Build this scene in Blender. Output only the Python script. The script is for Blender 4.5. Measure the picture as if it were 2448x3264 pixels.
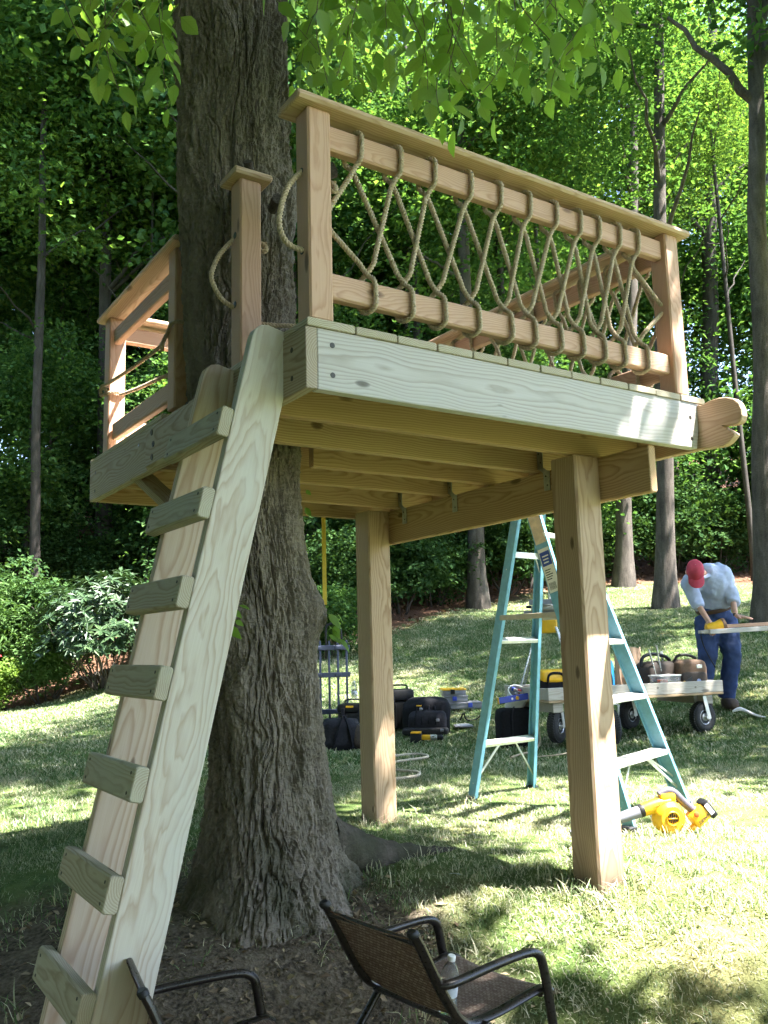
import bpy, bmesh, math, random
import numpy as np
from mathutils import Vector, Matrix, Euler, Quaternion

for _o in list(bpy.data.objects):
    bpy.data.objects.remove(_o, do_unlink=True)
SC = bpy.context.scene
COL = SC.collection
R = math.radians

# ------------------------------------------------------------------ camera
CAM = Vector((-1.164, -2.117, 0.927))
cd = bpy.data.cameras.new('camera'); cam = bpy.data.objects.new('camera', cd); COL.objects.link(cam)
cd.sensor_fit = 'VERTICAL'; cd.sensor_height = 24.0; cd.lens = 24.0 * 2801.8 / 3264.0
cd.clip_start = 0.05; cd.clip_end = 600
cam.location = CAM; cam.rotation_euler = (R(98.551), R(1.481), R(-33.586))
SC.camera = cam

# ------------------------------------------------------------------ sky, sun, exposure
SUN = Vector((0.30, -0.40, 1.0)).normalized()
w = bpy.data.worlds.new('World'); SC.world = w; w.use_nodes = True
nt = w.node_tree
sky = nt.nodes.new('ShaderNodeTexSky'); sky.sky_type = 'NISHITA'; sky.sun_disc = False
sky.sun_elevation = math.asin(SUN.z); sky.sun_rotation = math.atan2(SUN.x, SUN.y)
sky.air_density = 1.0; sky.dust_density = 1.0
nt.links.new(sky.outputs[0], nt.nodes['Background'].inputs[0]); nt.nodes['Background'].inputs[1].default_value = 0.095
sd = bpy.data.lights.new('sun', 'SUN'); sd.energy = 5.0; sd.angle = R(0.53); sd.color = (1.0, 0.965, 0.91)
sun = bpy.data.objects.new('sun', sd); COL.objects.link(sun)
sun.rotation_euler = SUN.to_track_quat('Z', 'Y').to_euler(); sun.location = (6, -6, 20)
SC.view_settings.view_transform = 'Standard'; SC.view_settings.look = 'None'
SC.view_settings.exposure = 3.25; SC.view_settings.gamma = 1.0
SC.render.engine = 'CYCLES'
cy = SC.cycles
cy.max_bounces = 5; cy.diffuse_bounces = 3; cy.glossy_bounces = 2; cy.transmission_bounces = 4; cy.transparent_max_bounces = 4; cy.caustics_reflective = False; cy.caustics_refractive = False
cy.use_adaptive_sampling = True; cy.adaptive_threshold = 0.04
cy.use_denoising = True
cy.sample_clamp_indirect = 6.0

# ------------------------------------------------------------------ helpers
rng = np.random.default_rng(7)
random.seed(7)

def hash3(ix, iy, iz, s):
    h = (ix.astype(np.int64) * 374761393 + iy.astype(np.int64) * 668265263 + iz.astype(np.int64) * 2147483647 + s * 974634777) & 0xffffffff
    h = ((h ^ (h >> 13)) * 1274126177) & 0xffffffff
    return ((h ^ (h >> 16)) & 0xffff) / 65535.0

def vnoise(x, y, z, s=0):
    ix, iy, iz = np.floor(x), np.floor(y), np.floor(z)
    fx, fy, fz = x - ix, y - iy, z - iz
    fx = fx * fx * (3 - 2 * fx); fy = fy * fy * (3 - 2 * fy); fz = fz * fz * (3 - 2 * fz)
    def c(a, b, d): return hash3(ix + a, iy + b, iz + d, s)
    x00 = c(0,0,0)*(1-fx)+c(1,0,0)*fx; x10 = c(0,1,0)*(1-fx)+c(1,1,0)*fx
    x01 = c(0,0,1)*(1-fx)+c(1,0,1)*fx; x11 = c(0,1,1)*(1-fx)+c(1,1,1)*fx
    return (x00*(1-fy)+x10*fy)*(1-fz)+(x01*(1-fy)+x11*fy)*fz

def fbm(x, y, z, s=0, o=3):
    v = 0; a = .5
    for i in range(o):
        v = v + a * vnoise(x, y, z, s + i); x = x * 2.03; y = y * 2.03; z = z * 2.03; a *= .5
    return v / (1 - .5 ** o)

def link(o, parent=None, local=False):
    COL.objects.link(o)
    if parent is not None:
        o.parent = parent
        if not local:
            m = Matrix.LocRotScale(parent.location, parent.rotation_euler, parent.scale)
            if parent.parent is not None:
                q = parent.parent
                m = Matrix.LocRotScale(q.location, q.rotation_euler, q.scale) @ parent.matrix_parent_inverse @ m
            o.matrix_parent_inverse = m.inverted()
    return o

def tag(o, label=None, cat=None, group=None, kind=None):
    if label: o['label'] = label
    if cat: o['category'] = cat
    if group: o['group'] = group
    if kind: o['kind'] = kind
    return o

def empty(name, loc, label=None, cat=None, group=None, rz=0.0):
    o = bpy.data.objects.new(name, None); COL.objects.link(o); o.location = loc; o.rotation_euler = (0, 0, rz)
    o.empty_display_size = .1
    return tag(o, label, cat, group)

def np_mesh(name, V, F, smooth=False, mats=None, mi=None):
    V = np.asarray(V, np.float32); F = np.asarray(F, np.int32); k = F.shape[1]
    me = bpy.data.meshes.new(name)
    me.vertices.add(len(V)); me.vertices.foreach_set('co', V.ravel())
    me.loops.add(F.size); me.loops.foreach_set('vertex_index', F.ravel())
    me.polygons.add(len(F)); me.polygons.foreach_set('loop_start', np.arange(0, F.size, k, dtype=np.int32))
    try: me.polygons.foreach_set('loop_total', np.full(len(F), k, np.int32))
    except Exception: pass
    if mi is not None: me.polygons.foreach_set('material_index', np.asarray(mi, np.int32))
    me.polygons.foreach_set('use_smooth', np.full(len(F), bool(smooth)))
    me.update(calc_edges=True); me.validate()
    for m in (mats or []): me.materials.append(m)
    return me

def frames(P):
    P = np.asarray(P, float); T = np.gradient(P, axis=0); T /= np.linalg.norm(T, axis=1)[:, None] + 1e-12
    n = np.zeros_like(P); a = np.array([0, 0, 1.0]) if abs(T[0][2]) < .9 else np.array([1.0, 0, 0])
    v = a - T[0] * a.dot(T[0]); v /= np.linalg.norm(v); n[0] = v
    for i in range(1, len(P)):
        v = n[i-1] - T[i] * n[i-1].dot(T[i]); L = np.linalg.norm(v); n[i] = v / L if L > 1e-9 else n[i-1]
    return T, n, np.cross(T, n)

def smooth_path(P, step):
    """Catmull-Rom through the points, resampled to an even step."""
    P = np.asarray(P, float); Q = np.vstack([2*P[0]-P[1], P, 2*P[-1]-P[-2]]); out = []
    for i in range(1, len(Q) - 2):
        p0, p1, p2, p3 = Q[i-1], Q[i], Q[i+1], Q[i+2]
        n = max(2, int(np.linalg.norm(p2 - p1) / step) + 1)
        for t in np.linspace(0, 1, n, endpoint=False):
            out.append(.5*((2*p1)+(-p0+p2)*t+(2*p0-5*p1+4*p2-p3)*t*t+(-p0+3*p1-3*p2+p3)*t**3))
    out.append(P[-1]); out = np.array(out)
    s = np.concatenate([[0], np.cumsum(np.linalg.norm(np.diff(out, axis=0), axis=1))])
    m = max(3, int(s[-1] / step) + 1); u = np.linspace(0, s[-1], m)
    return np.stack([np.interp(u, s, out[:, k]) for k in range(3)], 1)

class MB:
    """Collects shapes and links them as one mesh object."""
    def __init__(s): s.v = []; s.f = []; s.m = []; s.cur = 0
    def add(s, V, F):
        b = len(s.v); s.v += [tuple(map(float, p)) for p in V]; s.f += [tuple(int(i) + b for i in f) for f in F]; s.m += [s.cur] * len(F); return s
    def mat(s, i): s.cur = i; return s
    def box(s, c, d, bev=0.0, M=None):
        hx, hy, hz = d[0]/2, d[1]/2, d[2]/2
        b = min(bev, hx*.9, hy*.9, hz*.9)
        if b <= 0:
            V = [Vector((c[0]+x*hx, c[1]+y*hy, c[2]+z*hz)) for x in (-1,1) for y in (-1,1) for z in (-1,1)]
            F = [(0,1,3,2),(4,6,7,5),(0,4,5,1),(2,3,7,6),(0,2,6,4),(1,5,7,3)]
        else:
            bm = bmesh.new(); bmesh.ops.create_cube(bm, size=1)
            for v in bm.verts: v.co = (v.co.x*2*hx, v.co.y*2*hy, v.co.z*2*hz)
            bmesh.ops.bevel(bm, geom=list(bm.edges), offset=b, segments=2 if b > .006 else 1, profile=.5, affect='EDGES')
            bm.verts.index_update()
            V = [v.co + Vector(c) for v in bm.verts]; F = [[v.index for v in f.verts] for f in bm.faces]; bm.free()
        if M is not None: V = [M @ Vector(p) for p in V]
        return s.add(V, F)
    def tube(s, P, r, n=8, cap=True, sx=1.0, twist=0):
        P = np.asarray(P, float); T, N, B = frames(P); r = np.broadcast_to(np.asarray(r, float), (len(P),))
        a = np.arange(n) * 2*np.pi/n; V = []
        for i in range(len(P)):
            V += [P[i] + r[i]*(np.cos(t)*N[i]*sx + np.sin(t)*B[i]) for t in a]
        F = [(i*n+j, i*n+(j+1) % n, (i+1)*n+(j+1) % n, (i+1)*n+j) for i in range(len(P)-1) for j in range(n)]
        if cap: F += [tuple(range(n))[::-1], tuple((len(P)-1)*n+j for j in range(n))]
        return s.add(V, F)
    def lathe(s, prof, n=20, M=None):
        V = []; 
        for (rr, z) in prof: V += [Vector((rr*math.cos(2*math.pi*j/n), rr*math.sin(2*math.pi*j/n), z)) for j in range(n)]
        F = [(i*n+j, i*n+(j+1) % n, (i+1)*n+(j+1) % n, (i+1)*n+j) for i in range(len(prof)-1) for j in range(n)]
        F += [tuple(range(n))[::-1], tuple((len(prof)-1)*n+j for j in range(n))]
        if M is not None: V = [M @ p for p in V]
        return s.add(V, F)
    def prism(s, pts, t, M=None):
        """Outline in local XZ, extruded along Y by +-t/2."""
        n = len(pts); V = [Vector((p[0], -t/2, p[1])) for p in pts] + [Vector((p[0], t/2, p[1])) for p in pts]
        F = [tuple(range(n)), tuple(range(n, 2*n))[::-1]] + [(i, i+n, (i+1) % n+n, (i+1) % n) for i in range(n)]
        if M is not None: V = [M @ p for p in V]
        return s.add(V, F)
    def build(s, name, mat, parent=None, smooth=False, local=False, loc=None, bevel=0.0):
        me = bpy.data.meshes.new(name); me.from_pydata(s.v, [], s.f); 
        mats = mat if isinstance(mat, (list, tuple)) else [mat]
        for m in mats: me.materials.append(m)
        if len(mats) > 1: me.polygons.foreach_set('material_index', s.m)
        bm = bmesh.new(); bm.from_mesh(me); bmesh.ops.recalc_face_normals(bm, faces=bm.faces)
        if bevel: bmesh.ops.bevel(bm, geom=[e for e in bm.edges if len(e.link_faces) == 2 and e.calc_face_angle() > .6], offset=bevel, segments=2, profile=.5, affect='EDGES')
        bm.to_mesh(me); bm.free()
        me.polygons.foreach_set('use_smooth', [bool(smooth)] * len(me.polygons))
        if smooth and smooth != 'all': me.set_sharp_from_angle(angle=R(40))
        o = bpy.data.objects.new(name, me); link(o, parent, local)
        if loc is not None: o.location = loc
        return o

# ------------------------------------------------------------------ materials
def new_mat(name):
    m = bpy.data.materials.new(name); m.use_nodes = True; t = m.node_tree
    return m, t, t.nodes['Principled BSDF'], t.nodes['Material Output']

class NT:
    """Short-hand for wiring shader nodes."""
    def __init__(s, t): s.t = t
    def n(s, kind, **kw):
        x = s.t.nodes.new('ShaderNode' + kind)
        for k, v in kw.items(): setattr(x, k, v)
        return x
    def set(s, sock, v):
        if isinstance(v, bpy.types.NodeSocket): s.t.links.new(v, sock)
        else: sock.default_value = v
    def math(s, op, a, b=None, c=None, clamp=False):
        x = s.n('Math', operation=op, use_clamp=clamp); s.set(x.inputs[0], a)
        if b is not None: s.set(x.inputs[1], b)
        if c is not None: s.set(x.inputs[2], c)
        return x.outputs[0]
    def vmath(s, op, a, b=None):
        x = s.n('VectorMath', operation=op); s.set(x.inputs[0], a)
        if b is not None: s.set(x.inputs[1], b)
        return x.outputs['Value'] if op in ('LENGTH', 'DOT_PRODUCT', 'DISTANCE') else x.outputs[0]
    def noise(s, vec, scale=5.0, detail=3.0, rough=.55, dist=0.0):
        x = s.n('TexNoise'); s.set(x.inputs['Vector'], vec); x.inputs['Scale'].default_value = scale
        x.inputs['Detail'].default_value = detail; x.inputs['Roughness'].default_value = rough; x.inputs['Distortion'].default_value = dist
        return x.outputs['Fac']
    def ramp(s, fac, stops, interp='LINEAR'):
        x = s.n('ValToRGB'); s.set(x.inputs[0], fac); e = x.color_ramp.elements; x.color_ramp.interpolation = interp
        while len(e) < len(stops): e.new(.5)
        for k, (p, c) in enumerate(stops): e[k].position = p; e[k].color = (*c, 1) if len(c) == 3 else c
        return x.outputs[0]
    def mix(s, f, a, b, mode='MIX'):
        x = s.n('Mix', data_type='RGBA', blend_type=mode); s.set(x.inputs[0], f)
        s.set(x.inputs[6], a if isinstance(a, bpy.types.NodeSocket) else (*a, 1)); s.set(x.inputs[7], b if isinstance(b, bpy.types.NodeSocket) else (*b, 1))
        return x.outputs[2]
    def mrange(s, v, a, b, c=0.0, d=1.0):
        x = s.n('MapRange'); s.set(x.inputs[0], v)
        for i, q in enumerate((a, b, c, d)): x.inputs[i+1].default_value = q
        return x.outputs[0]
    def sep(s, v): x = s.n('SeparateXYZ'); s.set(x.inputs[0], v); return x.outputs
    def comb(s, a, b, c):
        x = s.n('CombineXYZ')
        for i, q in enumerate((a, b, c)): s.set(x.inputs[i], q)
        return x.outputs[0]
    def bump(s, h, strength=.3, dist=.01):
        x = s.n('Bump'); s.set(x.inputs['Height'], h); x.inputs['Strength'].default_value = strength; x.inputs['Distance'].default_value = dist
        return x.outputs[0]

def flat_mat(name, col, rough=.5, metal=0.0, var=.12, scale=20.0, bump=.0, spec=.5, trans=0.0, col2=None):
    m, t, p, o = new_mat(name); q = NT(t)
    co = q.n('TexCoord').outputs['Object']
    f = q.noise(co, scale, 4)
    c = q.mix(q.mrange(f, .3, .7), tuple(x*(1-var) for x in col), col2 if col2 else tuple(min(1, x*(1+var)) for x in col))
    t.links.new(c, p.inputs['Base Color']); p.inputs['Metallic'].default_value = metal
    q.set(p.inputs['Roughness'], q.mrange(q.noise(co, scale*2.3, 3), .3, .7, max(0, rough-.08), min(1, rough+.08)))
    p.inputs['Specular IOR Level'].default_value = spec
    if trans: p.inputs['Transmission Weight'].default_value = trans
    if bump: t.links.new(q.bump(q.noise(co, scale*4, 5), bump, .004), p.inputs['Normal'])
    return m

def wood_mat(name, early, late, ring=.0065, rough=.7, knots=(), autoknot=.05, stain=None, contrast=1.0, wave=.10, dirt=None):
    """Solid wood: growth rings round an off-board pith, local X is the grain."""
    m, t, p, o = new_mat(name); q = NT(t)
    co = q.n('TexCoord').outputs['Object']; rnd = q.n('ObjectInfo').outputs['Random']
    r2 = q.math('FRACT', q.math('MULTIPLY', rnd, 17.31)); r3 = q.math('FRACT', q.math('MULTIPLY', rnd, 91.7))
    x, y, z = q.sep(co)
    xs = q.math('ADD', x, q.math('MULTIPLY', rnd, 40.0))
    lo = q.noise(q.comb(q.math('MULTIPLY', xs, 1.1), q.math('MULTIPLY', y, 2.5), q.math('MULTIPLY', z, 2.5)), 1.0, 2, .5)
    mid = q.noise(q.comb(q.math('MULTIPLY', xs, 4.0), q.math('MULTIPLY', y, 16), q.math('MULTIPLY', z, 16)), 1.0, 3, .5)
    # knots: dark ellipses that push the rings round them
    vor = q.n('TexVoronoi', feature='F1'); vor.inputs['Scale'].default_value = 1.0
    q.set(vor.inputs['Vector'], q.comb(q.math('MULTIPLY', xs, 2.6), q.math('MULTIPLY', q.math('ADD', y, r2), 7.0), q.math('MULTIPLY', q.math('ADD', z, r3), 7.0)))
    kd = q.math('DIVIDE', vor.outputs['Distance'], max(autoknot, .001) * 2.2)
    for (cx, cy_, cz, rx, ry) in knots:
        d = q.vmath('LENGTH', q.comb(q.math('DIVIDE', q.math('SUBTRACT', x, cx), rx), q.math('DIVIDE', q.math('SUBTRACT', y, cy_), ry), q.math('DIVIDE', q.math('SUBTRACT', z, cz), ry)))
        kd = q.math('MINIMUM', kd, d)
    push = q.math('MULTIPLY', q.math('POWER', 2.718, q.math('MULTIPLY', kd, -.75)), .012)
    py = q.math('ADD', q.math('ADD', y, q.math('ADD', q.math('MULTIPLY', r3, .05), .035)), q.math('MULTIPLY', q.math('SUBTRACT', lo, .5), wave))
    py = q.math('ADD', py, q.math('MULTIPLY', q.math('SUBTRACT', mid, .5), wave*.22))
    pz = q.math('ADD', q.math('ADD', z, q.math('MULTIPLY', q.math('SUBTRACT', r2, .5), .08)), q.math('MULTIPLY', q.math('SUBTRACT', q.noise(q.comb(q.math('MULTIPLY', xs, 2.3), 3.0, 1.0), 1.0, 2, .5), .5), .05))
    rad = q.math('ADD', q.vmath('LENGTH', q.comb(0.0, py, pz)), push)
    rad = q.math('ADD', rad, q.math('MULTIPLY', x, q.math('MULTIPLY', q.math('SUBTRACT', rnd, .5), .05)))
    fr = q.math('FRACT', q.math('DIVIDE', rad, ring))
    band = q.ramp(fr, [(0.0, (.55,)*3), (.12, (0, 0, 0)), (.5, (.10*contrast,)*3), (.82, (.75*contrast,)*3), (.93, (1*contrast,)*3), (1.0, (.55,)*3)])
    fib = q.noise(q.comb(q.math('MULTIPLY', xs, 6.0), q.math('MULTIPLY', y, 300), q.math('MULTIPLY', z, 300)), 1.0, 2, .5)
    amount = q.math('MULTIPLY', band, q.mrange(mid, .2, .8, .75, 1.0))
    c = q.mix(amount, early, late)
    c = q.mix(q.mrange(fib, .3, .75, 0, .28), c, late)
    if stain: c = q.mix(q.mrange(q.noise(q.comb(q.math('MULTIPLY', xs, 1.3), q.math('MULTIPLY', y, 5), q.math('MULTIPLY', z, 5)), 1.0, 4, .6), .48, .72, 0, .7), c, stain)
    c = q.mix(q.mrange(rnd, 0, 1, 0, .22), c, late)
    kn = q.ramp(kd, [(0.0, (1, 1, 1)), (.55, (.9,)*3), (.8, (.55,)*3), (1.0, (0, 0, 0))])
    c = q.mix(q.math('MULTIPLY', kn, .85), c, tuple(v*.28 for v in late))
    if dirt: c = q.mix(q.math('MULTIPLY', q.mrange(q.math('ADD', x, q.math('MULTIPLY', q.math('SUBTRACT', mid, .5), .16)), dirt[1], dirt[0], 0, 1), .85), c, (.05, .04, .03))
    t.links.new(c, p.inputs['Base Color']); p.inputs['Roughness'].default_value = rough; p.inputs['Specular IOR Level'].default_value = .25
    t.links.new(q.bump(q.math('ADD', q.math('MULTIPLY', band, -.5), q.math('MULTIPLY', fib, .6)), .25, .0015), p.inputs['Normal'])
    return m

def leaf_mat(name, stops, trans=.45, rough=None, pos_scale=.35, veins=False):
    m, t, p, o = new_mat(name); q = NT(t)
    g = q.n('NewGeometry'); rnd = g.outputs['Random Per Island']
    if veins: rnd = q.n('ObjectInfo').outputs['Random']
    f = q.math('ADD', q.math('MULTIPLY', rnd, .6), q.math('MULTIPLY', q.noise(g.outputs['Position'], pos_scale, 2), .5))
    c = q.ramp(f, stops)
    if veins:
        co = q.n('TexCoord').outputs['Object']; x, y, z = q.sep(co)
        v = q.math('ADD', q.math('MULTIPLY', x, 1.0), q.math('MULTIPLY', q.math('ABSOLUTE', y), -.9))
        side = q.math('LESS_THAN', q.math('FRACT', q.math('MULTIPLY', v, 8.0)), .16)
        midr = q.math('LESS_THAN', q.math('ABSOLUTE', y), .022)
        c = q.mix(q.math('MULTIPLY', q.math('MAXIMUM', side, midr), .35), c, (.20, .30, .07))
    if rough is None:
        t.nodes.remove(p); p = q.n('BsdfDiffuse'); t.links.new(c, p.inputs[0])
    else:
        t.links.new(c, p.inputs['Base Color']); p.inputs['Roughness'].default_value = rough; p.inputs['Specular IOR Level'].default_value = .35
    tr = q.n('BsdfTranslucent'); t.links.new(q.mix(1.0, c, (1.1, 1.15, .5), 'MULTIPLY'), tr.inputs[0])
    mx = q.n('MixShader'); mx.inputs[0].default_value = trans
    t.links.new(p.outputs[0], mx.inputs[1]); t.links.new(tr.outputs[0], mx.inputs[2]); t.links.new(mx.outputs[0], o.inputs[0])
    return m

def bark_mat(name, dark, light, scale=1.0, moss=None, bump=.6, tone=False):
    m, t, p, o = new_mat(name); q = NT(t)
    co = q.n('TexCoord').outputs['Object']; x, y, z = q.sep(co)
    v = q.comb(q.math('MULTIPLY', x, 14*scale), q.math('MULTIPLY', y, 14*scale), q.math('MULTIPLY', z, 3.0*scale))
    fu = q.noise(v, 1.0, 5, .6, .6); fine = q.noise(q.comb(q.math('MULTIPLY', x, 50*scale), q.math('MULTIPLY', y, 50*scale), q.math('MULTIPLY', z, 90*scale)), 1.0, 4, .6)
    pt = q.noise(co, 2.2*scale, 3)
    a = q.math('ADD', q.math('MULTIPLY', fu, .6), q.math('MULTIPLY', fine, .4))
    c = q.ramp(a, [(.33, dark), (.5, tuple((d+l)/2 for d, l in zip(dark, light))), (.66, light)])
    c = q.mix(q.mrange(pt, .45, .7, 0, .5), c, tuple(k*.6 for k in dark))
    if tone:
        tn = q.n('Attribute', attribute_name='tone').outputs['Fac']
        c = q.mix(q.mrange(tn, 0, 1, 0, .75), c, light); c = q.mix(q.mrange(tn, .35, 0, 0, .6), c, dark)
    if moss:
        f = q.math('MULTIPLY', q.mrange(z, .9, .0, 0, 1), q.mrange(q.noise(co, 5, 4), .42, .62))
        c = q.mix(q.math('MULTIPLY', f, .7), c, moss)
    t.links.new(c, p.inputs['Base Color']); p.inputs['Roughness'].default_value = .9; p.inputs['Specular IOR Level'].default_value = .2
    t.links.new(q.bump(a, bump, .02), p.inputs['Normal'])
    return m
# ------------------------------------------------------------------ ground
RT = Vector((.833, -.553, 0)); FW = Vector((.553, .833, 0))
def site(l, d, z=None):
    """Place on the lot: l metres to the right and d metres ahead of the lawn's near corner."""
    p = Vector((CAM.x, CAM.y, 0)) + RT * l + FW * d
    p.z = gz(p.x, p.y) if z is None else z
    return p

CTRL = np.array([(-1.16,-2.12,-.72),(.5,-3.2,-.7),(-2.8,-1.0,-.75),(.375,.01,-.37),(-.25,-.25,-.33),(.25,.7,-.10),(.4,1.1,.0),(1.36,.29,0),(1.4,1.9,0),
 (2.25,2.1,0),(3.0,1.2,0),(2.25,.94,0),(1.2,-.4,-.17),(-.6,.6,-.22),(-.4,2.4,-.05),(0,4.5,0),(2,9,.03),(2,15.3,.06),(4.07,14.8,.6),
 (6,3.3,.05),(6.94,3.78,.21),(4.5,5.8,.02),(4.2,7.2,.12),(7.95,12.4,1.35),(11.1,12.6,1.65),(15.3,12.2,2.14),(12.8,9.1,1.48),(11.2,6,1.1),(17.2,9.7,2.0),
 (4.3,22.9,3.5),(6.6,25.7,4.8),(22,14.3,2.9),(22,31,9),(0,40,8.5),(40,15,8.5),(-15,15,.6),(12,-4,.6),(-8,-12,-1.5),(5,-8,-.5),(-15,-5,-1.2),
 (60,90,22),(-30,95,16),(110,30,18),(-110,40,6),(-90,-80,-3),(60,-110,0),(120,-60,6)], float)
def _phi(a, b):
    return np.sqrt(((a[:, None, :] - b[None, :, :]) ** 2).sum(-1) + 1.0)
_A = np.zeros((len(CTRL)+3,)*2); _A[:-3, :-3] = _phi(CTRL[:, :2], CTRL[:, :2]) - 1e-3*np.eye(len(CTRL))
_A[:-3, -3:] = np.c_[np.ones(len(CTRL)), CTRL[:, :2]]; _A[-3:, :-3] = _A[:-3, -3:].T
_W = np.linalg.solve(_A, np.r_[CTRL[:, 2], 0, 0, 0])
def gz_np(P):
    P = np.asarray(P, float); return np.c_[_phi(P, CTRL[:, :2]), np.ones(len(P)), P] @ _W
def gz(x, y): return float(gz_np([[x, y]])[0])

EDGE_L = np.array([-.9, -.437, -.30, -.18, -.08, -.03, .02, .11, .27, .44, .8])     # bearing (l/d) of the lawn's far edge
EDGE_D = np.array([14., 15.6, 16.4, 16.5, 15.5, 15.0, 16.0, 19.3, 21.8, 20.5, 20.])
def lawn_mask(P):
    d = (P[:, 0]-CAM.x)*FW.x + (P[:, 1]-CAM.y)*FW.y; l = (P[:, 0]-CAM.x)*RT.x + (P[:, 1]-CAM.y)*RT.y
    e = np.interp(l/np.maximum(d, .5), EDGE_L, EDGE_D)
    e = e + (vnoise(P[:, 0]*.9, P[:, 1]*.9, P[:, 0]*0, 3)-.5)*1.2
    return np.clip((e - d)/.35 + .5, 0, 1)
TREE = np.array([.36, 1.02])
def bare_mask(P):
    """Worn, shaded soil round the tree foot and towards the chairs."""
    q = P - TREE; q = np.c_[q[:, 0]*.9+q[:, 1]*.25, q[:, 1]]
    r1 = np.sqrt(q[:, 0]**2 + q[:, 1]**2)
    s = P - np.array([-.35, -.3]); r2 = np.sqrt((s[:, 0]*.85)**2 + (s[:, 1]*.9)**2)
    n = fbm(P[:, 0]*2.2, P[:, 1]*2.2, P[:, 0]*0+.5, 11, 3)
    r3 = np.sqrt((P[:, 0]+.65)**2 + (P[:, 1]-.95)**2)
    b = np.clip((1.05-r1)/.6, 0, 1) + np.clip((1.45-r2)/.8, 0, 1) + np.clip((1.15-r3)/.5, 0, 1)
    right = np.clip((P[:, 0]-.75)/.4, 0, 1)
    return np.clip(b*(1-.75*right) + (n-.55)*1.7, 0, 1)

nr, na = 190, 240
rr = np.concatenate([[0.0], .25*np.power(150/.25, np.linspace(0, 1, nr-1))]); aa = np.arange(na)*2*np.pi/na
X = CAM.x + FW.x*1.5 + rr[:, None]*np.cos(aa)[None]; Y = CAM.y + FW.y*1.5 + rr[:, None]*np.sin(aa)[None]
P2 = np.c_[X.ravel(), Y.ravel()]
Zg = gz_np(P2); near = np.clip(1 - (rr[:, None]+0*X).ravel()/40, 0, 1)
Zg = Zg + near*((fbm(P2[:, 0]*3, P2[:, 1]*3, Zg*0, 21, 3)-.5)*.05)
I = np.arange(nr*na).reshape(nr, na)
F = np.stack([I[:-1], I[1:], np.roll(I, -1, 1)[1:], np.roll(I, -1, 1)[:-1]], -1).reshape(-1, 4)
me = np_mesh('ground', np.c_[P2, Zg], F, True)
at = me.color_attributes.new('cover', 'FLOAT_COLOR', 'POINT')
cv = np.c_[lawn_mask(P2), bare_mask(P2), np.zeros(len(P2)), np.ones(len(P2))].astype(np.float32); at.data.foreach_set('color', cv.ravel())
m, t, p, o_ = new_mat('ground soil and turf'); q = NT(t)
ca = q.n('Attribute', attribute_name='cover').outputs['Color']; cr, cb, _z = q.sep(ca)
pos = q.n('NewGeometry').outputs['Position']
n1 = q.noise(pos, 1.1, 4); n2 = q.noise(pos, 9, 5); n3 = q.noise(pos, 60, 4)
turf = q.mix(q.mrange(n2, .35, .7), (.055, .095, .025), (.12, .16, .05)); turf = q.mix(q.mrange(n1, .5, .72, 0, .75), turf, (.24, .20, .10))
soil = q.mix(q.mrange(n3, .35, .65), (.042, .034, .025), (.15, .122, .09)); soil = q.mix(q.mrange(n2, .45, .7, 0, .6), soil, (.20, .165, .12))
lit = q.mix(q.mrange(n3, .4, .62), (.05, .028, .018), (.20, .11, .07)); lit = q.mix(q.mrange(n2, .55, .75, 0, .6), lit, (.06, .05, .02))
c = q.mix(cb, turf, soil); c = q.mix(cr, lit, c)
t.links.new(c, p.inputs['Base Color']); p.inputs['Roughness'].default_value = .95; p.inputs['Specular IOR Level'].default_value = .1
t.links.new(q.bump(q.math('ADD', n3, n2), .7, .03), p.inputs['Normal'])
me.materials.append(m)
ground = bpy.data.objects.new('ground', me); COL.objects.link(ground); tag(ground, kind='structure')

# ------------------------------------------------------------------ grass (geometry-node instances of small turf tiles)
m_grass, t, p, o_ = new_mat('grass blades'); q = NT(t)
g = q.n('NewGeometry'); pos = g.outputs['Position']
f = q.math('ADD', q.math('MULTIPLY', g.outputs['Random Per Island'], .5), q.math('MULTIPLY', q.noise(pos, 1.6, 4), .65))
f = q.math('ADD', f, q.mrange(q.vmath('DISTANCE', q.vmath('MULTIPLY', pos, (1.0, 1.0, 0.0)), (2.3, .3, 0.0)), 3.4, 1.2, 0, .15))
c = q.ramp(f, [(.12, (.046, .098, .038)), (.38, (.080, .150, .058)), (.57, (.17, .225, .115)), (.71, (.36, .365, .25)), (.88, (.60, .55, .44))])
t.nodes.remove(p); p = q.n('BsdfDiffuse'); t.links.new(c, p.inputs[0])
tr = q.n('BsdfTranslucent'); t.links.new(q.mix(1.0, c, (1.0, 1.08, .6), 'MULTIPLY'), tr.inputs[0]); mx = q.n('MixShader'); mx.inputs[0].default_value = .35
t.links.new(p.outputs[0], mx.inputs[1]); t.links.new(tr.outputs[0], mx.inputs[2]); t.links.new(mx.outputs[0], o_.inputs[0])

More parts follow.
